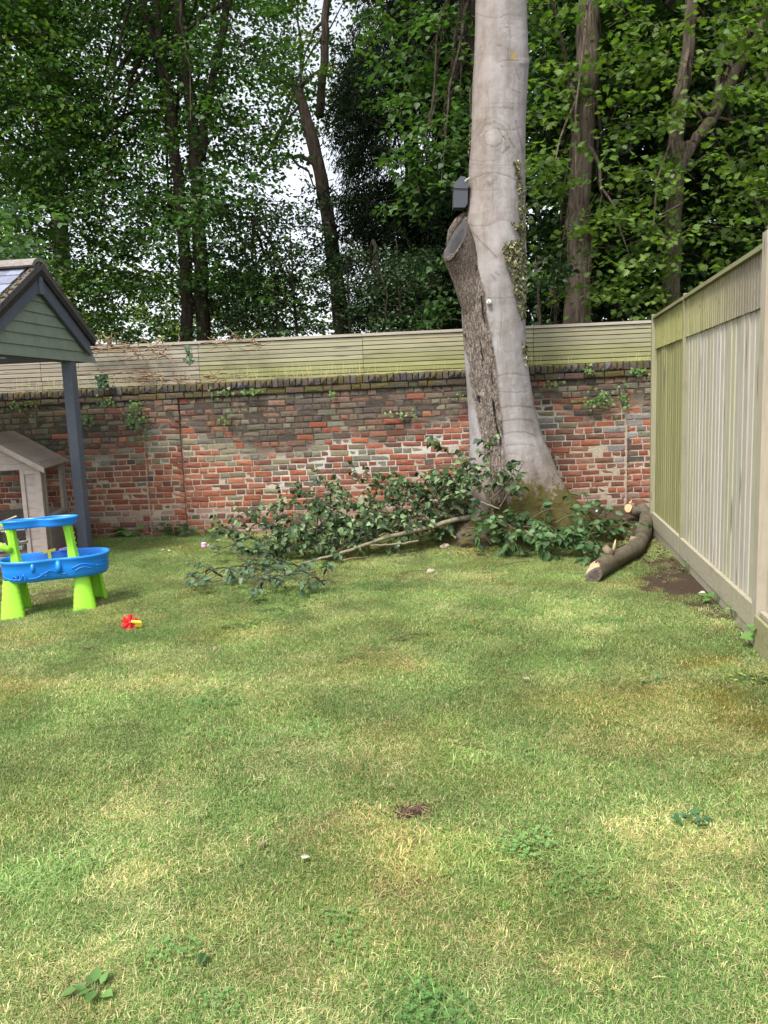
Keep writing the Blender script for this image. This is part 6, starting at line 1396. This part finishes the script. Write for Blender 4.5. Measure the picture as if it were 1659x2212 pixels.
g_ = m.build('dry_grass', MAT['leaf_fallen'], None, kind='stuff'); g_['label'] = 'thin dry grass stalks standing on the wall coping'
# leaf litter and soil crumbs round the tree, under the log and along the walls
LP, LD, LN, LS, LC = [], [], [], [], []
for k in range(1300):
    r_ = random.random()
    if r_ < .45: x, y = random.gauss(2.1, .45), random.gauss(8.2, .35)
    elif r_ < .75: x, y = random.gauss(1.3, .8), random.gauss(7.75, .25)
    elif r_ < .85: x, y = random.uniform(-3.1, 1), 0; y = float(wall_y(x))-abs(random.gauss(.06, .08))
    else: x, y = random.gauss(2.45, .2), random.gauss(7.2, .5)
    if y > wall_y(x)-.03 or x > FE[0]+(FN[0]-FE[0])*(FE[1]-y)/(FE[1]-FN[1])-.06: continue
    LP.append((x, y, float(zg(x, y))+random.uniform(.004, .02))); LD.append((random.gauss(0,1), random.gauss(0,1), random.gauss(0,.25))); LN.append((random.gauss(0,.4), random.gauss(0,.4), 1)); LS.append(random.uniform(.02, .055)); LC.append(np.array(random.choice([(.13,.075,.055),(.10,.06,.045),(.16,.105,.075),(.20,.15,.105),(.07,.05,.04),(.12,.065,.055)]))*random.uniform(.7, 1.2))
o = obj('leaf_litter', leaf_mesh('leaf_litter', np.array(LP), np.array(LD), np.array(LN), np.array(LS), T_OVAL, MAT['leaf_fallen'], np.array(LC)), kind='stuff'); o['label'] = 'brown leaf litter and chips around the beech roots and the log'

# ------------------------------------------------------------------ the grass itself
tuft_col = bpy.data.collections.new('grass_tufts')
def tuft(k, n, r_, h0, h1, w, lean, cols, seg=3):
    r = np.random.default_rng(900+k); m = MB()
    for i in range(n):
        a = r.uniform(0, 6.28); q = r_*math.sqrt(r.random()); b = np.array([q*math.cos(a), q*math.sin(a), -.004]); h = r.uniform(h0, h1); az = r.uniform(0, 6.28); ln = h*lean*r.uniform(.3, 1.5); d = np.array([math.cos(az), math.sin(az), 0]); s_ = np.array([-math.sin(az), math.cos(az), 0])*w*r.uniform(.7, 1.3)/2
        hh_ = h/math.sqrt(1+(ln/h)**2)
        m1 = b+d*ln*.3+np.array([0, 0, hh_*.62]); tip = b+d*ln+np.array([0, 0, hh_*r.uniform(.75, 1.0)])
        c = np.array(cols[r.integers(len(cols))])*r.uniform(.6, 1.35)
        m.add([b-s_, b+s_, m1-s_*.8, m1+s_*.8, tip], [(0,1,3,2),(2,3,4)], tuple(c))
    me = m.mesh('grass_tuft', MAT['grass']); o = bpy.data.objects.new('grass_tuft_%02d' % k, me); tuft_col.objects.link(o); return o
gA = [(.165,.265,.07),(.135,.23,.057),(.225,.335,.095),(.105,.195,.05),(.28,.37,.125)]; gS = [(.54,.46,.25),(.44,.38,.19),(.64,.56,.34),(.34,.28,.12)]
for k in range(4): tuft(k, 110, .075, .010, .026, .0022, 1.1, gA*3+gS[:2]*2)
for k in range(4, 7): tuft(k, 100, .075, .010, .026, .0022, 1.5, gA+gS*2)
for k in range(7, 9): tuft(k, 50, .06, .015, .036, .0028, 1.4, [(.25,.34,.12),(.20,.29,.09),(.31,.38,.16),(.18,.26,.085)])
def clover(k):
    r = np.random.default_rng(950+k); m = MB()
    for i in range(34):
        a = r.uniform(0, 6.28); q = .075*math.sqrt(r.random()); c = np.array([q*math.cos(a), q*math.sin(a), r.uniform(.012, .03)]); col = tuple(np.array((.15,.26,.085))*r.uniform(.7, 1.3))
        for t in range(3):
            az = a+t*2.09; e = np.array([math.cos(az), math.sin(az), .15])*r.uniform(.006, .010); s_ = np.array([-math.sin(az), math.cos(az), 0])*.0045; m.add([c, c+e*.6+s_, c+e, c+e*.6-s_], [(0,1,2,3)], col)
    me = m.mesh('grass_tuft', MAT['grass']); o = bpy.data.objects.new('grass_tuft_%02d' % k, me); tuft_col.objects.link(o)
clover(9)
for k in range(10, 12): tuft(k, 70, .07, .010, .022, .0022, 1.5, [(.30,.25,.065),(.24,.21,.055),(.36,.30,.09),(.20,.21,.055)])   # mossy nap
N = 36000
gx = rng.uniform(-5.6, 3.4, N*2); gy = 1.2+(rng.random(N*2)**1.35)*8.3
halfw = .62*gy+.5; k = (np.abs(gx+.0) < halfw) & (gy < wall_y(gx)-.02) & (gx < FE[0]+(FN[0]-FE[0])*(FE[1]-gy)/(FE[1]-FN[1])-.05) & (gx > -halfw)
gx, gy = gx[k][:N], gy[k][:N]
soil = np.maximum.reduce([patch('soil', gx, gy), np.exp(-(((gx-1.45)/1.0)**2+((gy-8.45)/.55)**2)**2)*1.0, smooth(1.6, 2.1, gx)*smooth(7.4, 8.0, gy), np.exp(-np.maximum(0, wall_y(gx)-gy)/.10)])
ph_d = smooth(.3, .0, np.hypot((gx+4.1)/1.0, (gy-8.6)/.9)-.55); soil = np.maximum(soil, ph_d)
straw = patch('straw', gx, gy); dark = patch('dark', gx, gy); long_ = patch('long', gx, gy); moss = patch('moss', gx, gy)
keep = rng.random(len(gx)) > soil*.97-.02*0
keep &= rng.random(len(gx)) > .25*straw
gx, gy, straw, dark, long_, moss = [a[keep] for a in (gx, gy, straw, dark, long_, moss)]
n_ = len(gx); idx = rng.integers(0, 4, n_)
nz = fbm(gx*2.2, gy*2.2, 201, 4); dry = np.clip(straw*1.2+smooth(.50, .62, nz)*.85, 0, 1)*(1-dark)
idx = np.where(rng.random(n_) < dry*.75+.05, rng.integers(4, 7, n_), idx)
idx = np.where(rng.random(n_) < np.maximum(long_*.75, .018), rng.integers(7, 9, n_), idx)
idx = np.where(rng.random(n_) < np.maximum(dark*.012, smooth(.62, .74, fbm(gx*1.3, gy*1.3, 301, 3))*.025), 9, idx)
idx = np.where(rng.random(n_) < moss*.7, rng.integers(10, 12, n_), idx)
big = fbm(gx*.8+4, gy*.8, 222, 3); t1 = fbm(gx*3.2, gy*3.2, 231, 3)
t2 = fbm(gx*7.5, gy*7.5, 235, 3); q_ = (t1-.5)/.13*.13+(big-.5)/.14*.11+(t2-.5)/.14*.09
yl = (fbm(gx*1.9+11, gy*1.9, 261, 3)-.5)/.14*.045
q_ = q_*.62; tint = np.stack([.92+q_+yl, 1.0+q_, .94+q_-np.abs(yl)], 1)
tint = tint*(1-.28*dark[:, None]*np.array([1.1, .75, .95]))*(1+straw[:, None]*np.array([.38,.22,.25])); tint = tint*(1+.10*long_[:, None]); tint = tint*rng.uniform(.85, 1.15, (n_, 1))
gm = bpy.data.meshes.new('grass'); gm.vertices.add(n_); gm.vertices.foreach_set('co', np.stack([gx, gy, zg(gx, gy)], 1).astype(np.float32).ravel())
a = gm.attributes.new('idx', 'INT', 'POINT'); a.data.foreach_set('value', idx.astype(np.int32))
a = gm.attributes.new('rot', 'FLOAT_VECTOR', 'POINT'); a.data.foreach_set('vector', np.stack([rng.normal(0, .06, n_), rng.normal(0, .06, n_), rng.uniform(0, 6.28, n_)], 1).astype(np.float32).ravel())
a = gm.attributes.new('scl', 'FLOAT', 'POINT'); a.data.foreach_set('value', (rng.uniform(.75, 1.25, n_)*(1+.2*long_)*(.75+.5*t1)).astype(np.float32))
a = gm.attributes.new('tint', 'FLOAT_COLOR', 'POINT'); a.data.foreach_set('color', np.concatenate([np.clip(tint, .2, 2), np.ones((n_, 1))], 1).astype(np.float32).ravel())
go = obj('grass', gm, kind='stuff'); go['label'] = 'short patchy mown grass with straw, moss and clover'
ng = bpy.data.node_groups.new('grass_scatter', 'GeometryNodeTree')
ng.interface.new_socket('Geometry', in_out='INPUT', socket_type='NodeSocketGeometry'); ng.interface.new_socket('Geometry', in_out='OUTPUT', socket_type='NodeSocketGeometry')
gi = ng.nodes.new('NodeGroupInput'); gout = ng.nodes.new('NodeGroupOutput'); ci = ng.nodes.new('GeometryNodeCollectionInfo'); ci.inputs['Collection'].default_value = tuft_col; ci.inputs['Separate Children'].default_value = True; ci.inputs['Reset Children'].default_value = True
ip = ng.nodes.new('GeometryNodeInstanceOnPoints'); ip.inputs['Pick Instance'].default_value = True
def nattr(nm, dt):
    n = ng.nodes.new('GeometryNodeInputNamedAttribute'); n.data_type = dt; n.inputs['Name'].default_value = nm; return n.outputs['Attribute']
ng.links.new(gi.outputs[0], ip.inputs['Points']); ng.links.new(ci.outputs[0], ip.inputs['Instance']); ng.links.new(nattr('idx', 'INT'), ip.inputs['Instance Index']); ng.links.new(nattr('scl', 'FLOAT'), ip.inputs['Scale'])
er = ng.nodes.new('FunctionNodeEulerToRotation'); ng.links.new(nattr('rot', 'FLOAT_VECTOR'), er.inputs[0]); ng.links.new(er.outputs[0], ip.inputs['Rotation'])
ng.links.new(ip.outputs[0], gout.inputs[0])
md = go.modifiers.new('scatter', 'NODES'); md.node_group = ng
